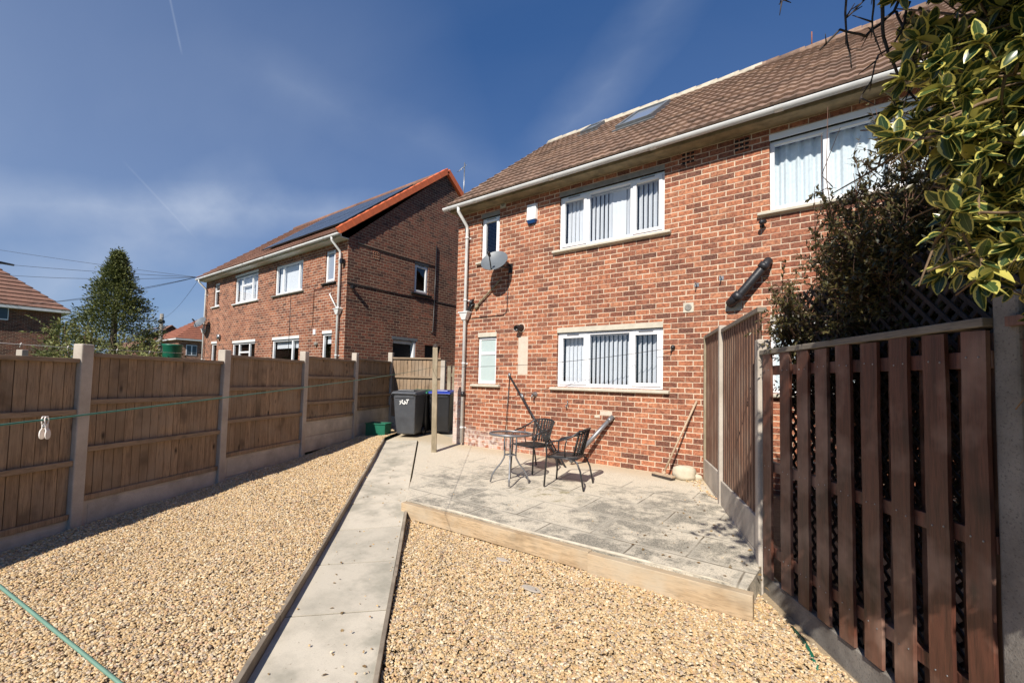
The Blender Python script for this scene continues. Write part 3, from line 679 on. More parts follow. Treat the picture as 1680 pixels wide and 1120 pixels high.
# vents and air bricks
def vent_square(parent, x, z, s, mat='lintel', T=I4):
    mb = MB(T); mb.box((x-s/2, -.012, z-s/2), (x+s/2, .01, z+s/2)); mb.lathe([(s*.34, 0), (s*.34, .012), (s*.22, .014), (.0, .004)], (x, -.010, z), 14, 1, axis=(0, -1, 0))
    mb.build('wall_vent', [mat, 'lintel_grey'], parent, bevel=.003)
vent_square(h, 4.87, 2.55, .15); vent_square(h, 1.24, 4.98, .14)
def air_brick(parent, x, z, T=I4):
    mb = MB(T); mb.box((x-.107, -.004, z-.11), (x+.107, .0, z+.11), 1)
    for k in range(4): mb.box((x-.107, -.012, z-.11+k*.065), (x+.107, -.003, z-.085+k*.065))
    for k in range(4): mb.box((x-.107+k*.066, -.011, z-.105), (x-.092+k*.066, -.004, z+.105))
    mb.build('air_brick', ['brick_nb', 'dark'], parent)
air_brick(h, 4.86, 4.88)
# --- downpipe helper (own parts of a house)
def downpipe(h, x, y, ztop, zbot, mat='pipe', hop=None, swan=True):
    mb = MB(); p = []
    if swan: p = [(x-.02, -.35, ztop), (x-.02, -.35, ztop-.09), (x, y-.02, ztop-.34), (x, y, ztop-.42)]
    else: p = [(x, y, ztop)]
    mb.tube(p+[(x, y, zbot)], .034, 12)
    z = ztop-.6
    while z > zbot+.3:
        mb.tube([(x, y, z-.02), (x, y, z+.02)], .043, 12); mb.box((x-.06, -.012, z-.015), (x+.06, .0, z+.015)); z -= 1.35
    o = mb.build('downpipe', mat, h)
    if hop:
        mb = MB(); mb.add([(x-.12, y-.07, hop+.07), (x+.12, y-.07, hop+.07), (x+.12, y+.06, hop+.07), (x-.12, y+.06, hop+.07), (x-.05, y-.05, hop-.08), (x+.05, y-.05, hop-.08), (x+.05, y+.05, hop-.08), (x-.05, y+.05, hop-.08)],
               [(0, 4, 5, 1), (1, 5, 6, 2), (2, 6, 7, 3), (3, 7, 4, 0), (0, 1, 2, 3), (7, 6, 5, 4)]); mb.box((x-.135, y-.085, hop+.065), (x+.135, y+.07, hop+.095)); mb.build('hopper', mat, o, bevel=.006)
    return o
dp = downpipe(h, .33, -.075, ZE+.0, .05, hop=2.73)
mb = MB(); mb.tube([(.33, -.075, 1.12), (.33, -.075, 1.02)], .044, 12); mb.build('pipe_joint', 'black', dp)
mb = MB(); mb.tube([(.36, -.06, 2.80), (.46, -.06, 2.97), (.48, -.06, 3.05), (.50, .02, 3.09)], .022, 8); mb.tube([(.40, -.06, 2.80), (.51, -.06, 2.95), (.53, .02, 2.99)], .022, 8); mb.tube([(.46, -.06, 2.96), (.5, -.06, 3.06)], .035, 8); mb.build('waste_pipe', 'black', dp)
mb = MB(); mb.tube([(.61, -.03, 2.90), (.66, -.04, 2.96), (1.10, -.04, 3.30), (1.24, -.035, 3.42)], .018, 8); mb.tube([(.58, -.03, 2.88), (.66, -.035, 2.94)], .034, 8); mb.build('overflow_pipe', 'soffit', h)
mb = MB(); mb.tube([(1.42, -.012, 3.52), (1.41, -.012, 2.82), (1.39, -.012, 2.74), (1.30, -.012, 2.69), (.9, -.012, 2.69), (.45, -.012, 2.68)], .006, 5); mb.build('cable', 'black', h)
# extractor outlet
mb = MB(); mb.lathe([(.085, .0), (.09, .012), (.075, .015)], (1.77, 0, 2.41), 16, 1, axis=(0, -1, 0)); mb.tube([(1.77, 0, 2.41), (1.76, -.10, 2.40), (1.74, -.14, 2.385)], [.058, .06, .062], 14, 0, False); mb.lathe([(.06, 0), (.045, -.01), (.04, -.05), (0, -.05)], (1.74, -.145, 2.385), 14, 0, axis=(0, -1, -.2)); mb.build('boiler_flue', ['black', 'patch'], h)
# tap, hooks, door bell bits
mb = MB(); mb.lathe([(.05, 0), (.045, .03), (.02, .05), (.02, .10)], (2.12, 0, 1.13), 12, axis=(0, -1, 0)); mb.tube([(2.12, -.10, 1.13), (2.12, -.115, 1.10), (2.12, -.115, 1.07)], .014, 8); mb.build('outside_tap', 'grey_metal', h)
for x, z in ((3.39, .80),): mb = MB(); mb.box((x-.05, -.006, z-.02), (x+.05, .005, z+.02)); mb.build('filler_patch', 'mortar', h, bevel=.004)
mb = MB(); mb.tube([(2.82, 0, 1.04), (2.82, -.03, 1.05), (2.83, -.035, .99), (2.83, -.01, .93)], .007, 6); mb.tube([(2.80, 0, .97), (2.80, -.04, .96), (2.81, -.04, .91)], .009, 6); mb.build('wall_hook', 'grey_metal', h)
mb = MB(); mb.box((3.44, -.004, .83), (3.66, .004, .90)); mb.build('replaced_brick', 'patch', h, bevel=.003); h.children[-1]['label'] = 'paler replaced brick'
for x, z in ((4.99, 2.88), (5.33, 2.94)):
    mb = MB(); mb.tube([(x, .0, z), (x, -.02, z), (x+.01, -.13, z+.012)], .009, 6); mb.box((x-.03, -.008, z-.025), (x+.03, .002, z+.03)); mb.build('wall_bracket', 'grey_metal', h)
mb = MB(); mb.lathe([(.03, 0), (.035, .03), (.02, .05), (0, .055)], (4.65, 0, 1.95), 12, axis=(0, -1, 0)); mb.tube([(4.65, -.02, 1.94), (4.62, -.04, 1.86)], .008, 6); mb.build('line_hook', 'black', h)
# roof windows
sN = Vector((0, -(ZR-ZE-.07), YR+.4)).normalized()
def rooflight(parent, x0, x1, s0, s1):
    A = Vector((0, -.34, ZE+.09)); d = (Vector((0, YR, ZR+.02))-A); LL = d.length; d.normalize(); nrm = Vector((0, -d.z, d.y))
    T = Matrix(((1, 0, 0, 0), (0, d.y, nrm.y, A.y), (0, d.z, nrm.z, A.z), (0, 0, 0, 1)))
    mb = MB(T); w = .07
    mb.box((x0, s0, .0), (x0+w, s1, .115)); mb.box((x1-w, s0, .0), (x1, s1, .115)); mb.box((x0+w, s0, 0), (x1-w, s0+w, .11)); mb.box((x0+w, s1-w, 0), (x1-w, s1, .12))
    mb.box((x0-.06, s0-.08, .0), (x1+.06, s0, .05)); o = mb.build('roof_window', 'slate', parent, bevel=.004)
    mb = MB(T); mb.add([(x0+w, s0+w, .085), (x1-w, s0+w, .085), (x1-w, s1-w, .085), (x0+w, s1-w, .085)], [(0, 1, 2, 3)]); mb.build('pane', 'skyglow', o)
rooflight(h, 2.85, 3.63, 2.75, 4.25); rooflight(h, 1.38, 1.82, 4.2, 4.85)
# --- adjoining neighbour house
OPN = [(5.94, 7.87, 3.81, 4.80), (5.94, 7.87, 1.29, 2.27), (9.24, 9.73, 3.87, 4.79), (9.25, 9.75, 1.30, 2.27)]
h2 = thing('brick_house', 'adjoining orange brick house behind the dark shrub, with lace curtains upstairs', 'house', 'semi detached brick houses')
house_shell(h2, 5.2, 10.4, ZE, ZR, 7.5, OPN, 'brick', right_gable=True, z0=-.4)
roof_front('roof', 5.2, 10.46, -.34, ZE+.09, YR, ZR+.02, 'tile', h2)
mb = MB(); slab(mb, 5.2, 10.46, -.30, ZE+.07, YR, ZR-.02, .04); slab(mb, 5.2, 10.46, YR, ZR+.02, 7.9, ZE+.07, .05); mb.build('roof_underlay', 'tile', h2)
eaves(h2, 5.2, 10.42, ZE, 'soffit'); gutter(h2, 5.2, 10.5, -.35, ZE+.045)
mb = MB(); x = 5.2
while x < 10.4: mb.tube([(x, YR, ZR), (x+.44, YR, ZR+.012)], [.10, .105], 10); x += .45
mb.tube([(5.2, YR-.11, ZR-.045), (10.4, YR-.11, ZR-.045)], .05, 7); mb.build('ridge', 'tile', h2)
mb = MB(); mb.tube([(6.2, YR, ZR+.05), (6.2, YR, ZR+.38)], .012, 6); mb.build('vent_pipe', 'tile_orange', h2)
window(I4, *OPN[0], h2, mull=(6.58, 7.22), sash=(), blind='curtain', lintel='upvc', sillmat='lintel', sill=.14, label='white upstairs window with pale lace curtains')
window(I4, *OPN[1], h2, mull=(6.58, 7.22), sash=(), blind='curtain', lintel='lintel')
window(I4, *OPN[2], h2, sash=(0,), blind='net', lintel='lintel'); window(I4, *OPN[3], h2, pane='frost', lintel='lintel')
air_brick(h2, 5.60, 4.86)
mb = MB(); mb.tube([(5.93, .02, 3.10), (5.93, -.09, 3.09), (5.90, -.12, 3.03), (5.60, -.13, 2.66), (5.53, -.13, 2.60), (5.47, -.09, 2.555), (5.46, .02, 2.555)], [.05, .055, .058, .06, .07, .065, .06], 12)
mb.tube([(5.60, -.13, 2.66), (5.53, -.13, 2.60)], .078, 12); mb.tube([(5.91, -.12, 3.05), (5.86, -.12, 2.99)], .07, 12); mb.build('soil_pipe', 'iron', h2)
mb = MB(); mb.box((5.38, -.01, 2.45), (5.60, .0, 2.6)); mb.build('filler_patch', 'mortar', h2, bevel=.004)
sc = thing('security_camera', 'small black security camera under the neighbour sill end', 'camera', loc=(5.87, -.1, 3.64))
mb = MB(); mb.lathe([(.0, -.05), (.03, -.045), (.034, .03), (.02, .05), (0, .05)], (0, 0, 0), 12, axis=(-.6, -1, -.3)); mb.build('camera_body', 'iron', sc)
mb = MB(); mb.tube([(0, .02, 0), (-.02, .06, -.02), (-.02, .1, -.02)], .01, 6); mb.lathe([(.03, 0), (.03, .01), (0, .01)], (-.02, .098, -.02), 10, axis=(0, -1, 0)); mb.build('bracket', 'black', sc)
# --- left pair
ZL = 5.27; ZLR = 8.55; XL = -4.25
def lops(*a): return list(a)
hl = thing('brick_house', 'brown brick house beyond the left fence, with solar panels and a bright orange verge', 'house', 'semi detached brick houses')
W1 = (-8.50, -6.68, 4.06, 5.05); W2 = (-5.40, -4.88, 4.12, 5.08); W3 = (-8.52, -6.73, 1.55, 2.55); W4 = (-5.42, -4.90, 1.60, 2.62)
gops = [(2.46, 3.06, 4.16, 5.10), (1.68, 2.62, .15, 2.58), (3.0, 3.72, .15, 2.50)]
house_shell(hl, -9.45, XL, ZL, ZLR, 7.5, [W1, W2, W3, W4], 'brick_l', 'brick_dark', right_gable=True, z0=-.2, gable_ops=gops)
roof_front('roof', -9.45, XL+.02, -.34, ZL+.09, YR, ZLR+.02, 'tile_red', hl, dx=.075)
mb = MB(); slab(mb, -9.45, XL+.02, -.30, ZL+.06, YR, ZLR-.02, .04); slab(mb, -9.45, XL+.02, YR, ZLR+.02, 7.9, ZL+.07, .05); mb.build('roof_underlay', 'tile_red', hl)
eaves(hl, -9.45, XL+.02, ZL, 'white_soffit'); gutter(hl, -9.45, XL+.06, -.35, ZL+.045)
mb = MB(); k = 15
for i in range(k):
    t = (i+.5)/k; y = -.34+(YR+.34)*t; z = ZL+.09+(ZLR-ZL-.07)*t
    mb.obox((XL+.03, y, z+.035), (0, 1, .79), (.36, .16, .19)); mb.obox((XL+.03, y+.02, z+.055), (0, 1, .79), (.10, .175, .20))
    mb.obox((XL+.03, 2*YR-y, z+.035), (0, -1, .79), (.36, .16, .19))
mb.build('verge', 'orange_tile', hl, bevel=.01)
mb = MB(); mb.tube([(-9.45, YR, ZLR+.02), (XL+.05, YR, ZLR+.02)], .11, 8); mb.build('ridge', 'tile_red', hl)
window(I4, *W1, hl, mull=(-8.02, -6.98), blind='net', sillmat='lintel_grey', lintel=None); window(I4, *W2, hl, pane='skyglow', sillmat='dark', sash=(0,))
window(I4, *W3, hl, mull=(-7.22,), blind='roller', lintel='white_soffit'); window(I4, *W4, hl, blind='roller', lintel='white_soffit')
TG = faceX(XL)
window(TG, *gops[0], hl, sash=(0,), sillmat='dark', sill=.14, lintel='lintel_grey', label='small white window high in the dark gable')
mb = MB(TG); a, b, c, d = gops[1]; mb.box((a+.01, .12, c), (a+.07, .2, d-.01)); mb.box((b-.09, .02, c), (b-.01, .2, d-.01)); mb.box((a+.07, .10, d-.11), (b-.09, .2, d-.01)); o = mb.build('door_frame', 'upvc', hl, bevel=.004)
mb = MB(TG); mb.box((a+.07, .17, c), (b-.09, .19, d-.11)); mb.build('door_leaf', 'dark', o)
mb = MB(TG); mb.box((a-.05, -.003, d), (b+.05, .05, d+.09)); mb.build('lintel', 'slate', o)
mb = MB(TG); a, b, c, d = gops[2]; mb.box((a, .09, c), (b, .12, d)); mb.build('doorway', 'dark', hl)
mb = MB(TG); mb.tube([(3.36, -.03, 5.9), (3.34, -.03, 4.0), (3.31, -.03, 2.95), (3.25, -.0, 2.93)], .017, 6); mb.build('wall_cable', 'black', hl)
mb = MB(TG)
for z, y0, y1 in ((5.20, .3, 3.36), (4.02, 0, 3.30), (4.00, 3.36, 7.4)): mb.tube([(y0, -.008, z), ((y0+y1)/2, -.008, z-.03), (y1, -.008, z-.02)], .016, 5)
mb.build('wall_cable', 'dark', hl)
air_brick(hl, .95, 5.0, TG)
mb = MB(TG); mb.box((.1, -.14, 3.86), (.18, -.02, 3.94)); mb.tube([(.14, 0, 3.95), (.14, -.08, 3.93)], .02, 6); mb.build('outside_light', 'black', hl)
downpipe(hl, -4.52, -.075, ZL-.0, .1, hop=3.2); 
mb = MB(); mb.tube([(-4.56, -.08, 3.28), (-5.0, -.06, 3.75), (-5.05, .02, 3.80)], .022, 8); mb.build('waste_pipe', 'pipe', hl)
mb = MB(); mb.box((-4.44, -.14, 4.55), (-4.34, -.03, 4.68)); mb.build('outside_light', 'black', hl)
mb = MB(); mb.tube([(-5.95, -.01, 2.9), (-5.95, -.01, 3.98), (-4.7, -.01, 3.98)], .008, 4); mb.tube([(-7.35, -.01, 2.0), (-7.35, -.01, 3.98)], .008, 4); mb.build('wall_cable', 'black', hl)
mb = MB(); mb.box((-5.88, -.03, 2.62), (-5.76, .0, 2.78)); mb.lathe([(.05, 0), (.06, .06), (.03, .09), (0, .09)], (-5.66, 0, 2.33), 10, 1, axis=(0, -1, 0)); mb.build('meter_box', ['upvc', 'lintel_grey'], hl)
# solar panels
A = Vector((0, -.34, ZL+.09)); d = (Vector((0, YR, ZLR+.02))-A).normalized(); nrm = Vector((0, -d.z, d.y))
TS = Matrix(((1, 0, 0, 0), (0, d.y, nrm.y, A.y), (0, d.z, nrm.z, A.z), (0, 0, 0, 1)))
hl2 = thing('brick_house', 'brown brick half of the left pair that has the grey dish at its corner', 'house', 'semi detached brick houses')
for r in range(2):
    for k in range(5):
        x1 = -4.72-k*1.02; x0 = x1-1.0; s0 = .62+r*1.66; s1 = s0+1.64
        mb = MB(TS); mb.box((x0, s0, .10), (x1, s1, .135)); o = mb.build('solar_panel', 'frame_metal', hl)
        mb = MB(TS); mb.box((x0+.02, s0+.02, .13), (x1-.02, s1-.02, .138)); mb.build('solar_cells', 'solar', o)
mb = MB(TS)
for s in (.95, 1.9, 2.6, 3.5): mb.box((-9.85, s, .055), (-4.70, s+.04, .10))
mb.build('panel_rail', 'grey_metal', hl)
V1_ = (-11.72, -9.78, 4.06, 5.06); V2_ = (-13.75, -13.2, 4.12, 5.08); V3_ = (-11.72, -9.78, 1.55, 2.55); V4_ = (-13.78, -13.2, 1.6, 2.6)
house_shell(hl2, -14.65, -9.45, ZL, ZLR, 7.5, [V1_, V2_, V3_, V4_], 'brick_l', 'brick_dark', left_gable=True, z0=-.2)
roof_front('roof', -14.72, -9.45, -.34, ZL+.09, YR, ZLR+.02, 'tile_red', hl2, dx=.075)
mb = MB(); slab(mb, -14.72, -9.45, -.30, ZL+.06, YR, ZLR-.02, .04); slab(mb, -14.72, -9.45, YR, ZLR+.02, 7.9, ZL+.07, .05); mb.build('roof_underlay', 'tile_red', hl2)
eaves(hl2, -14.72, -9.45, ZL, 'white_soffit'); gutter(hl2, -14.75, -9.45, -.35, ZL+.045)
mb = MB(); mb.tube([(-14.7, YR, ZLR+.02), (-9.45, YR, ZLR+.02)], .11, 8); mb.build('ridge', 'tile_red', hl2)
window(I4, *V1_, hl2, mull=(-11.18, -10.32), trans=((1, 4.7),), blind='net', lintel='white_soffit', sillmat='white_soffit'); window(I4, *V2_, hl2, trans=((0, 4.75),), sillmat='white_soffit')
window(I4, *V3_, hl2, mull=(-11.18, -10.32), trans=((1, 2.2),), lintel='white_soffit'); window(I4, *V4_, hl2, lintel='white_soffit')
downpipe(hl2, -14.45, -.075, ZL, .1, hop=3.15)
mb = MB(); mb.lathe([(.07, 0), (.1, .02), (.1, .10), (0, .12)], (-12.9, 0, 2.85), 12, axis=(0, -1, 0)); mb.build('outside_light', 'grey_metal', hl2)

# --- satellite dishes
def dish(name, loc, aim, r, label, armto):
    t = thing(name, label, 'satellite dish', 'satellite dishes on house fronts', loc=loc)
    aim = Vector(aim).normalized(); prof = [(r*k/7, .20*r*(k/7)**2) for k in range(8)]
    mb = MB(); mb.lathe(prof, (0, 0, 0), 32, axis=aim); mb.lathe([(p, z-.006) for p, z in prof[::-1]], (0, 0, 0), 32, axis=aim); o = mb.build('reflector', 'dish', t)
    lo = Vector((0, 0, -1)); lo = (lo-aim*lo.dot(aim)).normalized()
    a = lo*r*.95+aim*.16*r; b = aim*r*1.15+lo*r*.42
    mb = MB(); mb.tube([a*.9, a, b], .012, 8); mb.build('feed_arm', 'black', t)
    mb = MB(); mb.tube([b-aim*.04, b+aim*.05], .03, 10); mb.tube([b+aim*.0, b-aim*.07+lo*-.01], .022, 8); mb.build('receiver', 'black', t)
    w = Vector(armto)-Vector(loc); mb = MB(); mb.tube([-aim*.02, -aim*.08, (w.x, -.06+w.y, w.z), w], .018, 8); mb.box((w.x-.05, w.y-.012, w.z-.09), (w.x+.05, w.y, w.z+.09)); mb.build('wall_bracket', 'black', t)
    return t
dish('satellite_dish', (1.30, -.30, 3.70), (.30, -.95, .68), .275, 'grey satellite dish on the orange house under its narrow upstairs window', (1.47, 0, 3.62))
dish('satellite_dish', (-14.15, -.30, 3.45), (.30, -.95, .68), .27, 'grey satellite dish at the far corner of the brown house pair', (-14.0, 0, 3.35))
# alarm box
t = thing('alarm_box', 'white burglar alarm box with a blue lens on the orange house wall', 'alarm box', loc=(1.97, 0, 4.62))
mb = MB(); mb.add([(-.115, 0, -.13), (.115, 0, -.13), (.115, 0, .19), (-.115, 0, .19), (-.10, -.07, -.13), (.10, -.07, -.13), (.10, -.055, .18), (-.10, -.055, .18)], [(4, 5, 6, 7), (0, 4, 7, 3), (1, 2, 6, 5), (3, 7, 6, 2), (0, 1, 5, 4)]); mb.build('cover', 'alarm', t, bevel=.012)
mb = MB(); mb.add([(-.112, 0, -.133), (.112, 0, -.133), (.098, -.068, -.133), (-.098, -.068, -.133), (-.09, 0, -.20), (.09, 0, -.20), (.075, -.05, -.20), (-.075, -.05, -.20)], [(0, 3, 7, 4), (3, 2, 6, 7), (2, 1, 5, 6), (4, 7, 6, 5), (0, 1, 2, 3)]); mb.build('lens', 'bluelens', t, bevel=.01)
# tv aerial on the left house
t = thing('tv_aerial', 'thin television aerial mast behind the orange verge of the brown house', 'aerial', loc=(-4.2, 4.6, 7.4))
mb = MB(); mb.tube([(0, 0, 0), (0, 0, 1.85)], .02, 6); mb.build('mast', 'grey_metal', t)
mb = MB(); mb.tube([(-.05, -.25, 1.45), (.0, .03, 1.75), (0, .06, 1.8)], .012, 5); mb.build('boom', 'grey_metal', t)
mb = MB()
for k in range(5): p = Vector((-.05, -.25, 1.45)).lerp(Vector((0, .04, 1.76)), k/4); mb.tube([p-Vector((.07, 0, 0)), p+Vector((.07, 0, 0))], .007, 4)
mb.build('elements', 'grey_metal', t)

# ------------------------------------------------------------------ fences
def P3(p, z): return (p[0], p[1], z)
def boards(mb, A, B, z0, z1, off=0., w=.105, th=.018, side=1, rnd=.006):
    A, B = Vector(A), Vector(B); d = (B-A); L = d.length; d.normalize(); nn = Vector((d.y, -d.x))*side; k = max(1, round(L/w)); w = L/k
    for i in range(k):
        c = A+d*(w*(i+.5))+nn*(off+random.uniform(0, .002)); dd = (d*math.cos(.05)+nn*math.sin(.05)); zz = z1-random.uniform(0, rnd)
        mb.obox((c.x, c.y, (z0+zz)/2), (dd.x, dd.y, 0), (w*random.uniform(.89, .94), th*.5, zz-z0))
    c = (A+B)/2-nn*(.0065-off); mb.obox((c.x, c.y, (z0+z1)/2), (d.x, d.y, 0), (L, .004, z1-z0-.02), 1)  # added dark backing sheet, paints the shade seen in the board gaps
def fence_bay(F, A, B, zb, zt, kick, rails, bm='fence', rm='rail', cap=True, km='kickboard', rail_side=1, shorten=.065):
    A, B = Vector(A), Vector(B); d = (B-A).normalized(); A = A+d*shorten; B = B-d*shorten; nn = Vector((d.y, -d.x))*rail_side; mid = (A+B)/2; L = (B-A).length
    mb = MB(); boards(mb, A, B, zb+.005, zt-.02); p = mb.build('panel', [bm, 'fence_shadow_back'], F)
    for z in rails:
        mb = MB(); c = mid+nn*.032; mb.obox((c.x, c.y, z), (d.x, d.y, 0), (L, .04, .055)); mb.build('rail', rm, p, bevel=.004)
    if cap:
        mb = MB(); c = mid+nn*.012; mb.obox((c.x, c.y, zt-.01), (d.x, d.y, 0), (L, .075, .045)); mb.build('top_rail', rm, p, bevel=.005)
    z = zb
    for q, hh in enumerate(kick):
        mb = MB(); mb.obox((mid.x, mid.y, z-hh/2-.001), (d.x, d.y, 0), (L+.04, .05, hh-.004))
        if km == 'kickboard': mb.obox((mid.x+nn.x*.004, mid.y+nn.y*.004, z-hh/2), (d.x, d.y, 0), (L-.12, .05, hh-.09))
        mb.build('gravel_board', km, F, bevel=.006); z -= hh
def cpost(F, p, z0, z1, w=.12, dirv=(1, 0), mat='conc', lean=0.):
    mb = MB(); mb.obox((p[0], p[1], (z0+z1)/2), (dirv[0], dirv[1], 0), (w, w, z1-z0)); o = mb.build('post', mat, F, bevel=.012); return o
fd = (Vector(LP[6])-Vector(LP[0])).normalized()
F = thing('garden_fence', 'brown closeboard fence with concrete posts along the left side of the gravel', 'fence')
ztop = [1.50, 1.56, 1.64, 1.72, 1.83, 1.93, 2.07]
for i, p in enumerate(LP): cpost(F, p, -.6, ztop[i], .125, fd)
bays = [(-.28, 1.40, (.3,)), (-.19, 1.47, (.3,)), (-.03, 1.54, (.3,)), (.125, 1.64, (.3, .3)), (.5, 1.74, (.29, .3)), (.60, 1.81, (.3, .3, .3))]
for i, (zb, zt, kk) in enumerate(bays):
    H = zt-zb; fence_bay(F, LP[i], LP[i+1], zb, zt, kk, (zb+H*.35, zb+H*.67) if H > 1.3 else (zb+H*.28, zb+H*.68))
    A, B = Vector(LP[i])+fd*.065, Vector(LP[i+1])-fd*.065; mid = (A+B)/2; nn = Vector((fd.y, -fd.x))
    mb = MB(); c = mid+nn*.03; mb.obox((c.x, c.y, zb+.03), (fd.x, fd.y, 0), ((B-A).length, .03, .055)); mb.build('rail', 'fence', F, bevel=.004)
# side fence behind the bins
F = thing('garden_fence', 'short closeboard fence panel behind the wheelie bins, joining the passage gate', 'fence')
q0, q1 = (-3.07, .70), (-1.73, 1.38); fence_bay(F, q0, q1, .35, 1.93, (.3,), (.85, 1.42), rail_side=1)
cpost(F, q1, -.1, 1.88, .12, (.89, .454))
gt = thing('passage_gate', 'narrow dark timber gate of spaced upright boards beside the orange house corner', 'gate')
mb = MB(); A, B = Vector((-1.64, 1.42)), Vector((-.02, 2.1)); d = (B-A).normalized()
for k in range(12):
    c = A+d*(.07+k*.14); mb.obox((c.x, c.y, .93), (d.x, d.y, 0), (.095, .02, 1.62))
mb.build('gate_boards', 'postwood', gt)
for z in (.5, 1.5):
    mb = MB(); c = (A+B)/2; mb.obox((c.x-.02, c.y+.03, z), (d.x, d.y, 0), (1.7, .03, .09)); mb.build('ledge', 'postwood', gt)
# right boundary, closeboard part
RA, RB, RC, RD = (5.12, -.02), (5.58, -1.11), (6.244, -2.715), (7.365, -4.377)
F = thing('garden_fence', 'red-brown closeboard fence running from the house wall along the patio', 'fence')
dv_ = (Vector(RC)-Vector(RA)).normalized()
mb = MB(); mb.obox((5.135, -.045, .95), (dv_.x, dv_.y, 0), (.05, .07, 2.3)); mb.build('post', 'postwood', F, bevel=.004)
fence_bay(F, RA, RB, .31, 2.09, (.31, .33), (), 'fence_red', 'oldrail', rail_side=-1, km='kickboard', shorten=.055)
fence_bay(F, RB, RC, .235, 2.05, (.30, .33, .3), (), 'fence_red', 'oldrail', rail_side=-1, shorten=.055)
cpost(F, RB, -.3, 2.11, .085, dv_); cpost(F, RC, -.6, 1.77, .10, dv_)
# near slatted fence
F = thing('slatted_fence', 'dark stained hit-and-miss slatted fence between two concrete posts at the right', 'fence')
n2 = (Vector(RD)-Vector(RC)).normalized(); nb2 = Vector((n2.y, -n2.x))      # nb2 should face the garden (-x)
if nb2.x > 0: nb2 = -nb2
def slat(a, b, z0, z1, off, mat='slat'):
    c = Vector(RC)+n2*((a+b)/2)+nb2*off; mb = MB(); tw = random.uniform(-.03, .03); le = random.uniform(-.004, .004); T_ = n2*math.cos(tw)+nb2*math.sin(tw); hx = T_*(b-a)/2; hy = nb2*.009; vs = []
    nz = 9
    for k in range(nz+1):
        z = z0+(z1-z0)*k/nz; w_ = n2*(le*(k/nz)*2+.0025*math.sin(k*1.7+a*20))
        for sx, sy in ((-1, 1), (1, 1), (1, -1), (-1, -1)): q = c+hx*sx+hy*sy+w_; vs.append((q.x, q.y, z+(random.uniform(-.003, .003) if k in (0, nz) else 0)))
    fs = [(4*k+j, 4*k+(j+1) % 4, 4*k+4+(j+1) % 4, 4*k+4+j) for k in range(nz) for j in range(4)]+[(3, 2, 1, 0), (4*nz, 4*nz+1, 4*nz+2, 4*nz+3)]
    mb.add(vs, fs)
    if off > 0:
        for z in (.05, .72, 1.50):
            for sx in (-.5, .5): q = c+hx*sx+nb2*.0095; mb.lathe([(.0045, 0), (.0045, .0015), (0, .002)], (q.x, q.y, z+random.uniform(-.01, .01)), 8, 1, axis=(nb2.x, nb2.y, 0))
    mb.build('slat', [mat, 'grey_metal'], F)
for i, (a, b) in enumerate(((.09, .215), (.36, .49), (.58, .715), (.80, .925), (1.02, 1.147), (1.238, 1.363), (1.455, 1.575), (1.668, 1.793), (1.865, 1.978))):
    slat(a, b, -.165, 1.63+random.uniform(-.01, .01), .035)
slat(.0, .075, -.15, 1.62, -.035)
for a in (.22, .455, .69, .905, 1.115, 1.335, 1.545, 1.76, 1.87): slat(a+.005, min(a+.125, 1.975), -.15, 1.62, -.035-.019*(a > 1.8))
for z in (.05, .72, 1.50):
    mb = MB(); c = Vector(RC)+n2*1.02; mb.obox((c.x, c.y, z), (n2.x, n2.y, 0), (1.93, .045, .075)); mb.build('rail', 'slat', F, bevel=.003)
mb = MB(); c = Vector(RC)+n2*1.015+nb2*.01; mb.obox((c.x, c.y, 1.655), (n2.x, n2.y, .004), (1.93, .085, .04)); mb.build('top_rail', 'oldrail', F, bevel=.004)
mb = MB(); c = Vector(RC)+n2*1.015; mb.obox((c.x, c.y, -.36), (n2.x, n2.y, 0), (1.93, .055, .36)); mb.build('gravel_board', 'conc_grey', F, bevel=.006)
RDc = Vector(RD)+n2*.035-nb2*.035; cpost(F, RDc, -.8, 1.78, .11, n2, 'conc_grey')
RE = Vector(RD)+n2*1.95
mb = MB(); c = (Vector(RD)+RE)/2
for k in range(9): cc = Vector(RD)+n2*(.15+k*.21); mb.obox((cc.x, cc.y, .7), (n2.x, n2.y, 0), (.13, .018, 1.75))
mb.obox((c.x, c.y, 1.65), (n2.x, n2.y, 0), (1.84, .08, .04)); mb.obox((c.x, c.y, -.4), (n2.x, n2.y, 0), (1.84, .05, .34)); mb.build('panel', 'slat', F)
cpost(F, RE, -.8, 1.78, .125, n2, 'conc_grey')
# lattice trellis behind it
F = thing('trellis', 'dark diamond lattice trellis standing behind the slatted fence', 'trellis')
mb = MB(); o0 = Vector(RC)-nb2*.16-n2*.02; Lt = 3.9; z0, z1 = -.3, 2.12; sp = .095
T = Matrix(((n2.x, -nb2.x, 0, o0.x), (n2.y, -nb2.y, 0, o0.y), (0, 0, 1, 0), (0, 0, 0, 1)))
mbt = MB(T); k = -2.6
while k < Lt:
    for s in (1, -1):
        a = max(0, k); b = min(Lt, k+(z1-z0)); 
        if b-a > .02:
            if s == 1: p, q = (a, .006, z0+(a-k)), (b, .006, z0+(b-k))
            else: p, q = (a, -.006, z1-(a-k)), (b, -.006, z1-(b-k))
            P_, Q_ = Vector(p), Vector(q); dd = (Q_-P_).normalized(); pn_ = Vector((-dd.z, 0, dd.x))*.0105; t_ = Vector((0, .0045, 0))
            vs = [P_-pn_-t_, P_+pn_-t_, Q_+pn_-t_, Q_-pn_-t_, P_-pn_+t_, P_+pn_+t_, Q_+pn_+t_, Q_-pn_+t_]
            mbt.add(vs, [(0, 1, 2, 3), (7, 6, 5, 4), (0, 4, 5, 1), (1, 5, 6, 2), (2, 6, 7, 3), (3, 7, 4, 0)])
    k += sp
mbt.build('lattice', 'lattice', F)
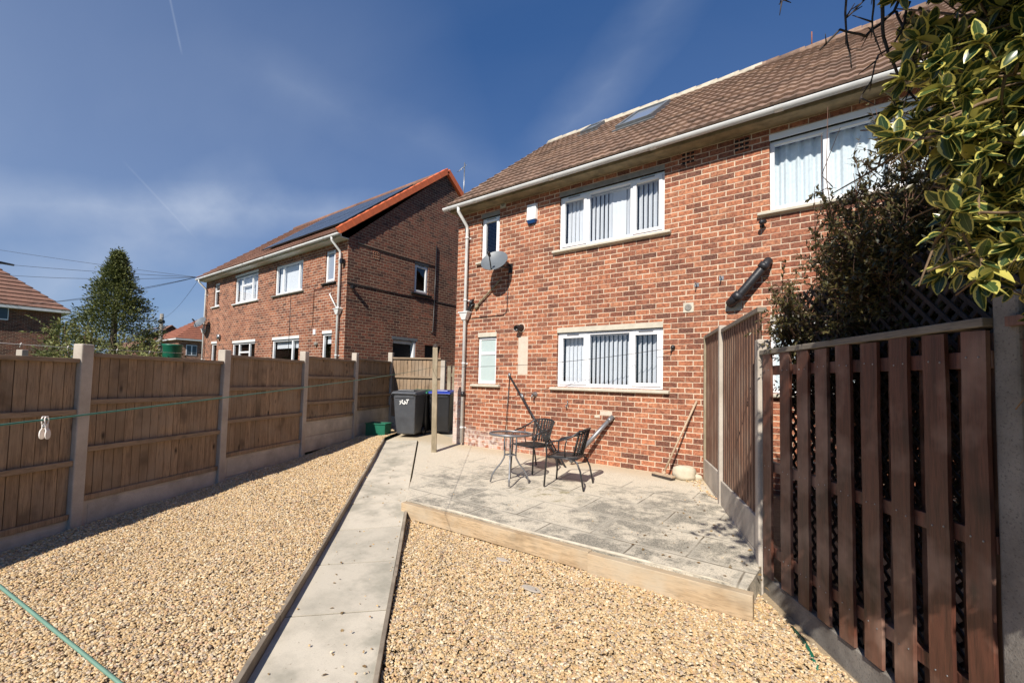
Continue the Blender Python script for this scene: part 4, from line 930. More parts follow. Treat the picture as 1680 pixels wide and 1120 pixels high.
# neighbour's fences seen beyond the left fence
F = thing('garden_fence', 'low weathered fence with white posts in the neighbouring garden, seen over the left fence', 'fence')
A, B = Vector((-5.2, -7.4)), Vector((-10.6, -.6)); dd = (B-A).normalized()
mb = MB(); boards(mb, A, B, .1, 1.62, w=.12, rnd=.05); mb.build('panel', ['oldrail', 'fence_shadow_back'], F)
for k in range(6): p = A+dd*(A-B).length*k/5; cpost(F, p, 0, 1.75, .13, dd)
t = thing('bucket', 'green plastic tub showing above the left fence', 'tub', loc=(-8.45, -2.85, 0))
mb = MB(); mb.lathe([(.20, 1.2), (.24, 2.12), (.26, 2.14), (.26, 2.18), (.22, 2.18), (.2, 1.3)], (0, 0, 0), 18); mb.build('tub', 'green', t)
mb = MB(); mb.tube([(0, 0, 0), (0, 0, 1.22)], .14, 10); mb.build('stand', 'oldrail', t)

# ------------------------------------------------------------------ clothes post and lines
t = thing('clothes_post', 'tall weathered timber washing line post standing on the path end', 'post', loc=(.42, -.95, -.06))
mb = MB(); mb.T = Matrix.Rotation(.75, 4, 'Z'); c0 = [(-.05, -.05), (.05, -.05), (.05, .05), (-.05, .05)]
mb.add([(x, y, 0) for x, y in c0]+[(x*.95-.035, y*.95-.035, 2.05) for x, y in c0], [(0, 3, 2, 1), (4, 5, 6, 7), (0, 1, 5, 4), (1, 2, 6, 5), (2, 3, 7, 6), (3, 0, 4, 7)]); mb.build('post', 'postwood', t, bevel=.008)
mb = MB(); mb.lathe([(.0, 0), (.045, .0), (.05, .05), (.03, .09), (0, .10)], (-.0, -.05, 2.02), 10); mb.build('post_cap', 'twig', t)
def sagline(name, A, B, sag, r, label, mat='rope', cat='washing line'):
    A, B = Vector(A), Vector(B); pts = [A.lerp(B, i/24)-Vector((0, 0, 4*sag*(i/24)*(1-i/24))) for i in range(25)]
    mb = MB(); mb.tube(pts, r, 6); return tag(mb.build(name, mat), label, cat)
sagline('washing_line', (.36, -1.0, 1.60), (5.50, -7.52, 1.185), .03, .0028, 'taut green washing line running from the timber post along the left fence')
sagline('washing_line', (.38, -.97, 1.62), (4.65, -.05, 1.94), .10, .004, 'thin line crossing the house front from the post to a wall hook', 'wire')
mb = MB(); mb.tube([(5.60, -7.18, 1.035), (5.79, -7.12, .99), (6.11, -7.03, .93), (6.35, -6.95, .86), (6.6, -7.0, .5), (6.7, -7.3, 0)], .0028, 8)
tag(mb.build('washing_line', 'rope_pale'), 'loose green line end drooping close by at the lower left corner', 'washing line')
t = thing('clothes_peg', 'white plastic peg hanging from the green washing line', 'peg', loc=(4.10, -6.0, 1.16))

# ------------------------------------------------------------------ bins
def wheelie(loc, rz, body, lid, label, grp='wheelie bins by the side gate'):
    t = thing('wheelie_bin', label, 'wheelie bin', grp, loc, rz)
    mb = MB(); zs = [(.06, .225, -.20, .26), (.45, .25, -.28, .30), (.95, .275, -.335, .335), (1.0, .29, -.36, .355)]; vs = []
    for z, hw, y0, y1 in zs: vs += [(-hw, y0, z), (hw, y0, z), (hw, y1, z), (-hw, y1, z)]
    fs = [(3, 2, 1, 0)]+[(4*i+k, 4*i+(k+1) % 4, 4*i+4+(k+1) % 4, 4*i+4+k) for i in range(3) for k in range(4)]
    mb.add(vs, fs); mb.build('bin_body', body, t, bevel=.03)
    mb = MB(); mb.box((-.235, -.345, .90), (.235, -.325, .965)); mb.box((-.31, -.37, .975), (.31, .37, 1.0)); mb.build('rim', body, t, bevel=.008)
    mb = MB(); mb.add([(-.305, -.40, 1.0), (.305, -.40, 1.0), (.305, .38, 1.0), (-.305, .38, 1.0), (-.28, -.36, 1.05), (.28, -.36, 1.05), (.28, .34, 1.09), (-.28, .34, 1.09)], [(0, 3, 2, 1), (4, 5, 6, 7), (0, 1, 5, 4), (1, 2, 6, 5), (2, 3, 7, 6), (3, 0, 4, 7)])
    mb.box((-.2, -.25, 1.058), (.2, .2, 1.085)); mb.build('lid', lid, t, bevel=.015)
    for s in (-1, 1):
        mb = MB(); mb.tube([(s*.235, .30, .10), (s*.29, .30, .10)], .10, 18); mb.build('wheel', 'black', t)
    mb = MB(); mb.tube([(-.22, .42, 1.0), (.22, .42, 1.0)], .016, 8); 
    for s in (-1, 1): mb.tube([(s*.22, .36, .98), (s*.22, .42, 1.0)], .02, 6)
    mb.build('handle', 'black', t)
    return t
b1 = wheelie((-1.46, .02, 0.02), math.radians(27), 'bin', 'bin', 'grey wheelie bin with flaking white number paint, nearest the left fence')
b2 = wheelie((-1.72, .62, 0.02), math.radians(27), 'binblack', 'green', 'dark wheelie bin with a green lid, between the grey and the blue bin')
b3 = wheelie((-1.30, .95, 0.02), math.radians(30), 'binblack', 'blue', 'wheelie bin with a bright blue lid beside the house corner')
# the smudged white painted number on the grey bin
mb = MB(); mb.T = Matrix()
def brush(pts, w=.011):
    for a, b in zip(pts[:-1], pts[1:]):
        a, b = Vector((a[0], 0, a[1])), Vector((b[0], 0, b[1])); d = (b-a).normalized(); n_ = Vector((-d.z, 0, d.x))*w
        yy = lambda z: -.285-(z-.45)*.11-.012
        mb.add([(q.x, yy(q.z), q.z) for q in (a-n_, b-n_, b+n_, a+n_)], [(0, 1, 2, 3)])
brush([(-.10, .84), (-.09, .77), (-.11, .75)], .010); brush([(-.04, .86), (-.06, .80), (.0, .76), (.04, .80), (.0, .83)], .014); brush([(.05, .86), (.12, .865)], .011); brush([(.09, .86), (.06, .76)], .010)
mb.build('painted_number', 'alarm', b1)
# dark blue body paint on third bin: lower blue panel
t = thing('recycling_box', 'dark green recycling box on the gravel edge against the left fence', 'recycling box', loc=(-1.93, -.50, -.03), rz=math.radians(27))
mb = MB(); w = .012
for (x0, y0, x1, y1) in ((-.24, -.17, .24, -.17+w), (-.24, .17-w, .24, .17), (-.24, -.17+w, -.24+w, .17-w), (.24-w, -.17+w, .24, .17-w)): mb.box((x0, y0, 0), (x1, y1, .33))
mb.box((-.24, -.17, .0), (.24, .17, .01)); mb.build('box', 'green', t)
mb = MB(); mb.box((-.26, -.19, .325), (.26, -.17, .35)); mb.box((-.26, .17, .325), (.26, .19, .35)); mb.box((.24, -.17, .325), (.26, .17, .35)); mb.box((-.26, -.17, .325), (-.24, .17, .35)); mb.build('rim', 'green', t, bevel=.003)

# ------------------------------------------------------------------ garden table and chairs
def garden_table(loc, rz):
    t = thing('bistro_table', 'small round bistro table with dark glass top and grey tube legs', 'table', loc=loc, rz=rz)
    mb = MB(); mb.lathe([(0, .700), (.285, .700), (.285, .706), (0, .706)], (0, 0, 0), 48, sm=False); mb.build('glass_top', 'tinted', t)
    mb = MB(); R, r, n, m = .30, .011, 48, 8; vs = []; fs = []
    for i in range(n):
        for k in range(m):
            a, b = 2*PI*i/n, 2*PI*k/m; vs.append(((R+r*math.cos(b))*math.cos(a), (R+r*math.cos(b))*math.sin(a), .70+r*1.5*math.sin(b)))
    for i in range(n):
        for k in range(m): fs.append((i*m+k, ((i+1) % n)*m+k, ((i+1) % n)*m+(k+1) % m, i*m+(k+1) % m))
    mb.add(vs, fs, 0, True)
    mb.build('rim', 'table_metal', t)
    for k in range(4):
        a = PI/2*k; ca, sa = math.cos(a), math.sin(a); mb = MB()
        mb.tube([(ca*r_, sa*r_, z) for r_, z in ((.085, .695), (.085, .50), (.08, .42), (.085, .36), (.13, .28), (.21, .18), (.25, .11), (.275, .01))], .0115, 10); mb.build('leg', 'table_metal', t)
    mb = MB()
    for k in range(4):
        a = PI/2*k; b = a+PI/2; mb.tube([(.085*math.cos(a), .085*math.sin(a), .40), (.06*math.cos((a+b)/2), .06*math.sin((a+b)/2), .405), (.085*math.cos(b), .085*math.sin(b), .40)], .009, 6)
        mb.tube([(.085*math.cos(a), .085*math.sin(a), .68), (.085*math.cos(b), .085*math.sin(b), .68)], .009, 6)
    mb.build('leg_ring', 'table_metal', t)
    return t
tb = garden_table((2.99, -1.93, zpatio(-1.93)), math.radians(35))
def bistro_chair(loc, rz, label):   # faces local -Y
    t = thing('bistro_chair', label, 'chair', 'bistro chairs on the patio', loc, rz)
    # seat
    mb = MB(); vs = []; fs = []; n = 14
    for z in (.425, .405):
        for i in range(n+1):
            u = i/n; 
            for j in range(n+1):
                v = j/n; hw = .235-.03*v; x = (u*2-1)*hw; y = -.21+.42*v; dip = -.018*(1-(2*u-1)**2)*(1-(2*v-1)**2); vs.append((x, y, z+dip-(.02*(v < .08) if True else 0)))
    m = (n+1)*(n+1)
    for i in range(n):
        for j in range(n): a = i*(n+1)+j; fs += [(a, a+n+1, a+n+2, a+1), (m+a, m+a+1, m+a+n+2, m+a+n+1)]
    for i in range(n): fs += [(i, i+1, m+i+1, m+i), (n*(n+1)+i, m+n*(n+1)+i, m+n*(n+1)+i+1, n*(n+1)+i+1), (i*(n+1), m+i*(n+1), m+(i+1)*(n+1), (i+1)*(n+1)), (i*(n+1)+n, (i+1)*(n+1)+n, m+(i+1)*(n+1)+n, m+i*(n+1)+n)]
    mb.add(vs, fs, 0, True); mb.build('seat', 'wicker', t)
    # back: woven uprights
    mb = MB(); 
    for i in range(17):
        u = (i/16)*2-1; x0 = u*.19; x1 = u*.225; y = lambda q, u=u: .20-.07*u*u+.09*q
        mb.tube([(x0+(x1-x0)*q, y(q)+.006*(-1)**i, .44+.35*q) for q in (0, .33, .66, 1.0)], .0088, 6)
    for q in [k/13 for k in range(14)]:
        mb.tube([(s*(.19+.035*q), .20-.07*s*s+.09*q+(.005 if k % 2 else -.005), .45+.34*q) for k, s in enumerate([x/8-1 for x in range(17)])], .0042, 5)
    mb.build('backrest', 'wicker', t)
    # tube frame: arms + front legs + top hoop
    mb = MB()
    for s in (-1, 1):
        pass
    hoop = [(-.27, -.20, .60), (-.285, -.12, .625), (-.29, .0, .65), (-.28, .13, .70), (-.23, .23, .775), (-.12, .285, .80), (0, .30, .805), (.12, .285, .80), (.23, .23, .775), (.28, .13, .70), (.29, .0, .65), (.285, -.12, .625), (.27, -.20, .60)]
    mb.tube(hoop, .0125, 10); mb.build('arm_hoop', 'frame_metal', t)
    for s in (-1, 1):
        mb = MB(); mb.tube([(s*.27, -.20, .60), (s*.262, -.225, .56), (s*.25, -.225, .42), (s*.26, -.25, .0)], .0125, 10); mb.build('leg', 'frame_metal', t)
        mb = MB(); mb.tube([(s*.215, .12, .40), (s*.235, .20, .36), (s*.245, .25, .25), (s*.25, .30, .0)], .0125, 10); mb.build('leg', 'frame_metal', t)
        mb = MB(); mb.tube([(s*.225, .03, .42), (s*.25, .03, .50), (s*.275, .05, .60), (s*.285, .07, .665)], .009, 8); mb.build('arm_support', 'frame_metal', t)
    mb = MB(); mb.tube([(-.25, -.225, .405), (-.245, .05, .40), (-.215, .19, .40), (.215, .19, .40), (.245, .05, .40), (.25, -.225, .405), (-.25, -.225, .405)], .010, 8); mb.build('seat_frame', 'frame_metal', t)
    return t
bistro_chair((3.68, -1.50, zpatio(-1.5)), math.radians(-78), 'black woven bistro chair turned sideways to the house, right of the glass table')
bistro_chair((2.80, -1.05, zpatio(-1.05)), math.radians(-14), 'black woven bistro chair standing between the glass table and the house wall')

# ------------------------------------------------------------------ leaning things
t = thing('line_prop', 'dark grey tubular prop leaning against the wall behind the bistro chairs', 'prop', loc=(1.52, -.02, 1.47))
mb = MB(); mb.tube([(0, 0, 0), (1.45, -.42, -1.50)], .019, 10); mb.build('pole', 'frame_metal', t)
mb = MB(); mb.tube([(1.0, -.32, -.90), (1.62, -.55, -1.52)], .015, 8); mb.build('stay', 'frame_metal', t)
mb = MB(); mb.tube([(-.01, .01, .05), (0, -.01, -.01)], .028, 10); mb.tube([(.36, -.10, -.34), (.42, -.12, -.41)], .026, 8); mb.build('clamp', 'grey_metal', t)
mb = MB(); mb.tube([(0, 0, 0), (-.03, -.03, -.8), (-.05, -.05, -1.45)], .008, 6); mb.build('cord', 'black', t)
t = thing('drain_pipe_length', 'loose grey plastic pipe leaning on the wall right of the chairs', 'pipe', loc=(3.69, -.03, .83))
mb = MB(); mb.tube([(0, 0, 0), (-.62, -.30, -.80)], .036, 14); mb.tube([(-.03, -.014, -.04), (-.07, -.03, -.09)], .041, 14); mb.build('pipe', 'table_metal', t)
t = thing('yard_broom', 'old yard broom leaning against the wall beside the fence', 'broom', loc=(4.60, -.28, 0))
mb = MB(); mb.tube([(0, 0, .05), (.20, .12, .60), (.40, .25, 1.14)], .0145, 10); mb.build('handle', 'wood_handle', t)
mb = MB(); mb.obox((0, .0, .035), (1, -.42, 0), (.38, .075, .03)); mb.tube([(0, 0, .03), (.02, .012, .09)], .024, 8); mb.build('head', 'wood_handle', t, bevel=.006)
mb = MB(); mb.obox((0, 0, .008), (1, -.42, 0), (.36, .09, .03)); mb.build('bristles', 'twig', t)
# pale stone lump
def rock(loc, s, label, seed):
    mb = MB(); n, m = 16, 10; vs = []
    for i in range(m+1):
        for k in range(n):
            th = PI*i/m; ph = 2*PI*k/n; v = Vector((math.sin(th)*math.cos(ph), math.sin(th)*math.sin(ph), math.cos(th)))
            p = 3.2; q = (abs(v.x)**p+abs(v.y)**p+abs(v.z)**p)**(1/p); v = v/q; v *= 1+.16*mnoise.noise(v*1.7+Vector((seed, 0, 0)))+.05*mnoise.noise(v*6)
            vs.append((v.x*s[0], v.y*s[1], v.z*s[2]))
    fs = [(i*n+k, (i+1)*n+k, (i+1)*n+(k+1) % n, i*n+(k+1) % n) for i in range(m) for k in range(n)]
    mb.add(vs, fs, 0, True); o = mb.build('rock', 'stone'); o.location = loc; return tag(o, label, 'stone')
rock((4.86, -.17, .085), (.165, .11, .105), 'large pale stone block at the wall beside the broom head', 3)
o = rock((5.03, -.10, .03), (.07, .05, .05), 'small stone lump in the corner between pale block and fence', 9); o.rotation_euler = (.3, .2, .6)
# rubble in corner
V, F_, c = stones([(4.75, -.02), (5.08, -.05), (5.5, -1.0), (5.42, -.95), (5.0, -.35), (4.7, -.12)], lambda x, y: zpatio(y)+.004, 900, .014)
tag(np_mesh('rubble', V, F_, 'gravel', col=c), 'scattered stone chips in the corner by the fence foot', 'rubble', kind='stuff')
# green hose / stick on gravel
mb = MB(); mb.tube([(6.50, -3.28, -.33), (6.58, -3.44, -.325), (6.63, -3.58, -.325), (6.68, -3.75, -.335)], .012, 8); tag(mb.build('garden_cane', 'green'), 'green plastic cane lying on the gravel beside the slatted fence', 'cane')

# ------------------------------------------------------------------ distant buildings and street things
def hip_house(x0, x1, y0, y1, ze, zr, wm, rm, label, wins, soff=.35):
    t = thing('brick_house', label, 'house', 'houses far beyond the gardens')
    mb = MB(); mb.box((x0, y0, -.5), (x1, y1, ze)); mb.build('wall', wm, t)
    a, b, c, d = x0-soff, x1+soff, y0-soff, y1+soff; w = (b-a)/2
    ym0, ym1 = c+w, d-w
    mb = MB(); top = [((a+b)/2, ym0, zr), ((a+b)/2, ym1, zr)]; vs = [(a, c, ze), (b, c, ze), (b, d, ze), (a, d, ze)]+top
    mb.add(vs, [(0, 1, 4), (1, 2, 5, 4), (2, 3, 5), (3, 0, 4, 5)])
    # tile courses as raised strips
    for fa, fb, ta, tb_ in ((vs[1], vs[2], vs[4], vs[5]), (vs[0], vs[1], vs[4], vs[4]), (vs[2], vs[3], vs[5], vs[5])):
        fa, fb, ta, tb_ = map(Vector, (fa, fb, ta, tb_)); n = 14
        nrm = (fb-fa).cross(ta-fa).normalized()
        for i in range(n):
            t0, t1 = i/n, (i+1)/n; p = [fa.lerp(ta, t0)+nrm*.07, fb.lerp(tb_, t0)+nrm*.07, fb.lerp(tb_, t1)+nrm*.01, fa.lerp(ta, t1)+nrm*.01]
            mb.add(p+[p[0]-nrm*.07, p[1]-nrm*.07], [(0, 1, 2, 3), (0, 4, 5, 1)])
    mb.build('roof', rm, t)
    mb = MB(); mb.box((a-.03, c-.03, ze-.16), (b+.03, d+.03, ze-.01)); mb.build('gutter', 'gutter', t)
    for X, ya, yb, za, zb in wins:
        T = faceX(X); mb = MB(T); mb.box((ya, -.03, za), (yb, .05, zb)); o = mb.build('window', 'upvc', t)
        mb = MB(T); k = 2
        for i in range(k):
            s = (yb-ya)/k; mb.box((ya+s*i+.07, -.036, za+.07), (ya+s*(i+1)-.04, -.03, zb-.07))
        mb.build('pane', 'sky_glass', o)
    return t
hip_house(-39, -31, -16, -2.3, 5.0, 8.6, 'brick_dark', 'tile_red', 'dark brick house with a brown hipped roof at the far left edge', [(-31, -6.3, -4.5, 4.15, 4.95)])
hip_house(-56, -48, 8.9, 20, 5.0, 8.2, 'brick_l', 'tile_orange', 'distant brick house with an orange hipped roof beside the brown house corner', [(-48, 9.6, 10.6, 3.3, 4.4), (-48, 11.4, 12.2, 3.3, 4.4)])
t = thing('brick_house', 'distant dark house with solar panels, left of the telegraph pole', 'house', 'houses far beyond the gardens')
x0, x1, y0, y1 = -84, -70, 10.65, 18.15
mb = MB(); mb.box((x0, y0, -.5), (x1, y1, 5)); mb.add([(x1, y0, 5), (x1, y1, 5), (x1, 14.4, 8.1)], [(0, 1, 2)]); mb.build('wall', 'brick_dark', t)
mb = MB(); slab(mb, x0, x1+.2, y0-.4, 4.95, 14.4, 8.3, .12); slab(mb, x0, x1+.2, 14.4, 8.3, y1+.4, 4.95, .12); mb.build('roof', 'tile_red', t)
mb = MB(); slab(mb, x0+1, x1-.6, y0+.6, 5.95, 13.9, 8.05, .08)
mb.build('solar_panel', 'solar', t)
# telegraph pole
t = thing('telegraph_pole', 'wooden telegraph pole far beyond the left fence', 'telegraph pole', loc=(-36.6, 4.3, 0))
mb = MB(); mb.tube([(0, 0, -.5), (0, 0, 6.1)], [.17, .13], 10); mb.build('pole', 'lintel_grey', t)
mb = MB(); mb.lathe([(.22, 5.35), (.24, 5.5), (.2, 5.6)], (0, 0, 0), 10); mb.tube([(-.4, 0, 5.75), (.4, 0, 5.75)], .05, 6); mb.build('crossarm', 'black', t)
t = thing('street_lamp', 'dark street lamp rising behind the roof at the far left', 'street lamp', loc=(-33, -4.35, 0))
mb = MB(); mb.tube([(-8, -.8, -.5), (-8, -.8, 9.0)], [.09, .06], 8); mb.build('pole', 'black', t)
mb = MB(); mb.add([(-8, -.95, 8.9), (-8, .65, 8.85), (-8, .65, 8.95), (-8, -.95, 9.12), (-7.7, -.95, 8.9), (-7.7, .65, 8.85), (-7.7, .65, 8.95), (-7.7, -.95, 9.12)], [(0, 1, 2, 3), (4, 7, 6, 5), (0, 4, 5, 1), (1, 5, 6, 2), (2, 6, 7, 3), (3, 7, 4, 0)]); mb.build('lamp_head', 'black', t, bevel=.03)
# overhead wires
EP = Vector((-14.7, -.35, 5.40))
for i, (p, sag, lb) in enumerate((((-23.5, -5.6, 6.85), .05, 'uppermost'), ((-29.5, -6.5, 7.2), .12, 'second from top'), ((-30, -6.4, 7.05), .3, 'middle'), ((-33, -5.2, 6.1), .5, 'second from bottom'), ((-33, -4.8, 5.5), .25, 'lowest'))):
    A_ = Vector(p); d = A_-EP; sagline('overhead_wire', EP, EP+d*1.7, sag*2, .009 if i else .007, lb+' of the thin cables running from the brown house corner to the left', 'wire', 'cable')
sagline('overhead_wire', (-14.7, -.3, 5.3), (-36.6, 4.3, 5.75), .35, .006, 'thin cable from the telegraph pole to the brown house corner', 'wire', 'cable')
# white pegs line in the left garden
mb = MB(); A_, B_ = Vector((-3.6, -7.6, 1.78)), Vector((-6.2, -3.2, 1.86)); mb.tube([A_, (A_+B_)/2-Vector((0, 0, .03)), B_], .005, 5); tag(mb.build('washing_line', 'peg'), 'white washing line beyond the left fence carrying small pegs', 'washing line')
P0 = None
for k in range(5):
    c = A_.lerp(B_, .12+.17*k+.02*(k % 2)); mb = MB(); mb.tube([(0, 0, .02), (.0, 0, -.03)], .008, 6); mb.tube([(0.0, .012, .03), (.0, -.008, -.05)], .006, 6)
    o = mb.build('clothes_peg', 'peg'); o.location = c-Vector((0, 0, .02)); tag(o, ('leftmost', 'second', 'middle', 'fourth', 'rightmost')[k]+' of the tiny white pegs on the line beyond the left fence', 'peg', 'pegs on the line beyond the left fence')
def ray_pt(px, py, dist):
    x = (px-808.3)/747.6; y = -(py-588.4)/747.6; d = (Vector((0.77793, 0.62784, 0.02527))*x+Vector((0.01176, -0.05475, 0.99843))*y+Vector((-0.62824, 0.77641, 0.04998)))
    return Vector((6.9, -7.2157, 1.35))+d*dist

# ------------------------------------------------------------------ vegetation
def leaf_mesh(name, P, D, Nn, size, mat, parent, nu=2, nv=4, width=.45, curl=.25, cup=.15, uvs=True, jitter=.42):
    """P positions, D directions along the leaf, Nn leaf normals (n,3)"""
    n = len(P); D = D/np.linalg.norm(D, axis=1, keepdims=True); Nn = Nn-D*np.sum(D*Nn, 1, keepdims=True); Nn /= (np.linalg.norm(Nn, axis=1, keepdims=True)+1e-9); Sx = np.cross(D, Nn)
    L = size*(1+jitter*(RNG.random(n)*2-1)); V = []; UV = []
    cu = curl*(RNG.random(n)*1.6-.3)
    for j in range(nv+1):
        v = j/nv; hw = width*.5*math.sin(PI*min(.97, max(.03, v))**.85)**.75
        if j in (0, nv): hw = .015
        for i in range(nu+1):
            u = i/nu*2-1
            off = (D*v+Sx*(u*hw)+Nn*((cup*u*u*hw*2)[..., None] if hasattr(cup, '__len__') else cup*u*u*hw*2)-Nn*(cu[:, None]*v*v))*L[:, None]
            V.append(P+off); UV.append((u*.5+.5, v))
    V = np.stack(V, 1).reshape(-1, 3); UV = np.tile(np.array(UV), (n, 1)); k = (nu+1)*(nv+1); F = []
    for j in range(nv):
        for i in range(nu): a = j*(nu+1)+i; F.append((a, a+1, a+nu+2, a+nu+1))
    F = (np.array(F)[None]+(np.arange(n)*k)[:, None, None]).reshape(-1, 4)
    return np_mesh(name, V, F, mat, parent, smooth=True, uv=UV)
def grow(start, end, r0, wig, nseg=8, rnd=None):
    R_ = rnd or random; A, B = Vector(start), Vector(end); L = (B-A).length; pts = []
    off = Vector((R_.random()*9, R_.random()*9, R_.random()*9))
    for i in range(nseg+1):
        t = i/nseg; p = A.lerp(B, t); w = mnoise.noise_vector(p*2.2/ max(L, .3)+off)*wig*L*math.sin(PI*t*.5+.0)
        if i == 0: w = Vector()
        pts.append(p+w)
    return pts, [r0*(1-.8*i/nseg) for i in range(nseg+1)]
def bush(name, label, cat, limbs, stem_mat, leaf_mat, twigs_per, twig_len, leaves_per, leaf_size, width, curl, seed, r0=.02, upbias=.2, cup=.1, nu=2, nv=4, rosette=0, group=None, tip_only=False, keep=None, twigr=.004, fmin=.25):
    rr = random.Random(seed); t = thing(name, label, cat, group); mb = MB(); P, D, Nn = [], [], []
    for (a, b, rad) in limbs:
        pts, rs = grow(a, b, rad, .12, 8, rr); mb.tube(pts, rs, 7)
        for q in range(twigs_per):
            f = fmin+(1-fmin)*rr.random()**.7; i = min(len(pts)-2, int(f*(len(pts)-1))); p = pts[i].lerp(pts[i+1], f*(len(pts)-1)-i)
            ax = (pts[i+1]-pts[i]).normalized(); rv = Vector((rr.gauss(0, 1), rr.gauss(0, 1), rr.gauss(0, 1)+upbias)).normalized(); d = (ax*.6+rv).normalized(); tl = twig_len*rr.uniform(.5, 1.25)
            e = p+d*tl; tp, tr = grow(p, e, twigr, .2, 4, rr)
            if keep and not keep(e): continue
            mb.tube(tp, tr, 5)
            for k in range(leaves_per):
                g_ = rr.uniform(.15, 1.0) if not rosette or k > rosette else rr.uniform(.9, 1.0); j = min(3, int(g_*4)); lp = tp[j].lerp(tp[j+1], g_*4-j)
                ld = (d*.7+Vector((rr.gauss(0, .8), rr.gauss(0, .8), rr.gauss(0, .8)))).normalized(); ln = Vector((rr.gauss(0, .5)+SUN.x*.4, rr.gauss(0, .5)+SUN.y*.4, 1)).normalized()
                P.append(lp); D.append(ld); Nn.append(ln)
    mb.build('branches', stem_mat, t)
    leaf_mesh('foliage', np.array(P), np.array(D), np.array(Nn), leaf_size, leaf_mat, t, nu, nv, width, curl, cup)
    return t
CAMP = Vector((6.9, -7.2157, 1.35))
def pix(p):
    d = p-CAMP; z = d.dot(Vector((-0.62824, 0.77641, 0.04998)))
    if z < .05: return (9999, 9999, z)
    return (808.3+747.6*d.dot(Vector((0.77793, 0.62784, 0.02527)))/z, 588.4-747.6*d.dot(Vector((0.01176, -0.05475, 0.99843)))/z, z)
# variegated holly reaching in from the right
trunk = Vector((7.95, -5.25, -.5))
rr = random.Random(5); limbs = []
tops = [(7.60, -5.15, 2.9), (7.62, -5.35, 2.3), (7.68, -5.5, 1.95), (7.70, -5.2, 3.4), (7.55, -5.0, 2.6)]
limbs.append((trunk, (7.85, -5.25, 2.0), .05)); limbs.append(((7.85, -5.25, 1.9), (7.9, -5.2, 4.2), .04))
targets = [(6.80, -5.12, 2.08), (6.92, -5.28, 2.22), (6.98, -5.2, 2.45), (7.06, -5.62, 1.62), (7.08, -5.70, 1.78), (7.04, -5.45, 1.52), (7.16, -5.55, 1.98), (7.12, -5.3, 2.15), (7.2, -5.15, 2.4), (7.15, -5.1, 2.62),
           (7.28, -5.35, 2.0), (7.22, -5.5, 2.3), (7.3, -5.1, 2.85), (7.10, -5.62, 1.45), (7.22, -5.50, 1.55), (7.3, -5.35, 1.75), (7.25, -5.6, 1.85), (7.32, -5.25, 2.55), (7.04, -5.40, 1.88), (7.18, -5.62, 2.12), (7.28, -5.45, 1.42), (7.3, -5.5, 2.6), (7.2, -5.3, 3.0)]+[(7.0+.3*(k%5)/4, -5.65+.5*(k%7)/6, 1.5+1.3*(k%11)/10) for k in range(26)]
targets = [q for q in targets if pix(Vector(q))[1] < 505 or pix(Vector(q))[0] > 1640]
for tg in targets:
    s = Vector(rr.choice(tops)); limbs.append((s, tg, .011))
for k in range(34): limbs.append((rr.choice(tops), (rr.uniform(7.32, 7.95), rr.uniform(-5.95, -4.85), rr.uniform(1.15, 3.1)), .009))
for s in tops: limbs.append(((7.86, -5.25, s[2]-.5), s, .022))
def kp_h(e):
    x, y, z = pix(e)
    if z < .35 or x > 2100: return False if z < .35 else True
    if y > 560 or (y > 480 and x < 1610) or (y > 520 and x < 1690): return False
    if x > 1680: return True
    lim = 1455 if y < 160 else 1395 if y < 240 else 1550 if y < 400 else 1512 if y < 480 else 1585
    if y < 160 and rr.random() > .55: return False
    if 160 <= y < 240 and x < 1540 and rr.random() > .45: return False
    return x > lim
random.seed(11)
bush('holly_bush', 'variegated evergreen with yellow edged leaves reaching in from the right', 'shrub', limbs, 'twig_pale', 'holly', 19, .15, 15, .050, .52, .28, 21, cup=.12, nu=4, nv=6, rosette=8, keep=kp_h)
# high canopy of the same kind of tree, overhanging from the right beyond the picture
limbs = [((8.7, -5.9, -.6), (8.6, -5.9, 3.0), .09)]
for k in range(16):
    a = rr.uniform(0, 2*PI); r_ = rr.uniform(.4, 1.25); limbs.append(((8.6, -5.9, rr.uniform(2.2, 3.2)), (8.5+r_*math.cos(a), -5.9+r_*math.sin(a)*.9, rr.uniform(3.2, 5.3)), .03))
for k in range(10): limbs.append(((8.6, -5.9, rr.uniform(2.0, 2.8)), (rr.uniform(7.5, 8.3), rr.uniform(-6.1, -4.7), rr.uniform(2.0, 4.4)), .02))
for q in ((6.95, -5.75, 3.05), (7.1, -5.9, 3.2), (6.75, -5.5, 3.1), (7.2, -5.6, 3.3), (7.25, -6.0, 2.9)): limbs.append(((8.3, -5.9, 3.0), q, .012))
def kp_t(e):
    x, y, z = pix(e); return z < .12 or x > 1730 or y < -60
bush('evergreen_tree', 'dense evergreen tree standing just outside the right edge, shading the slatted fence', 'tree', limbs, 'twig', 'shrub', 34, .42, 16, .085, .5, .2, 33, nu=2, nv=2, twigr=.005, keep=kp_t)
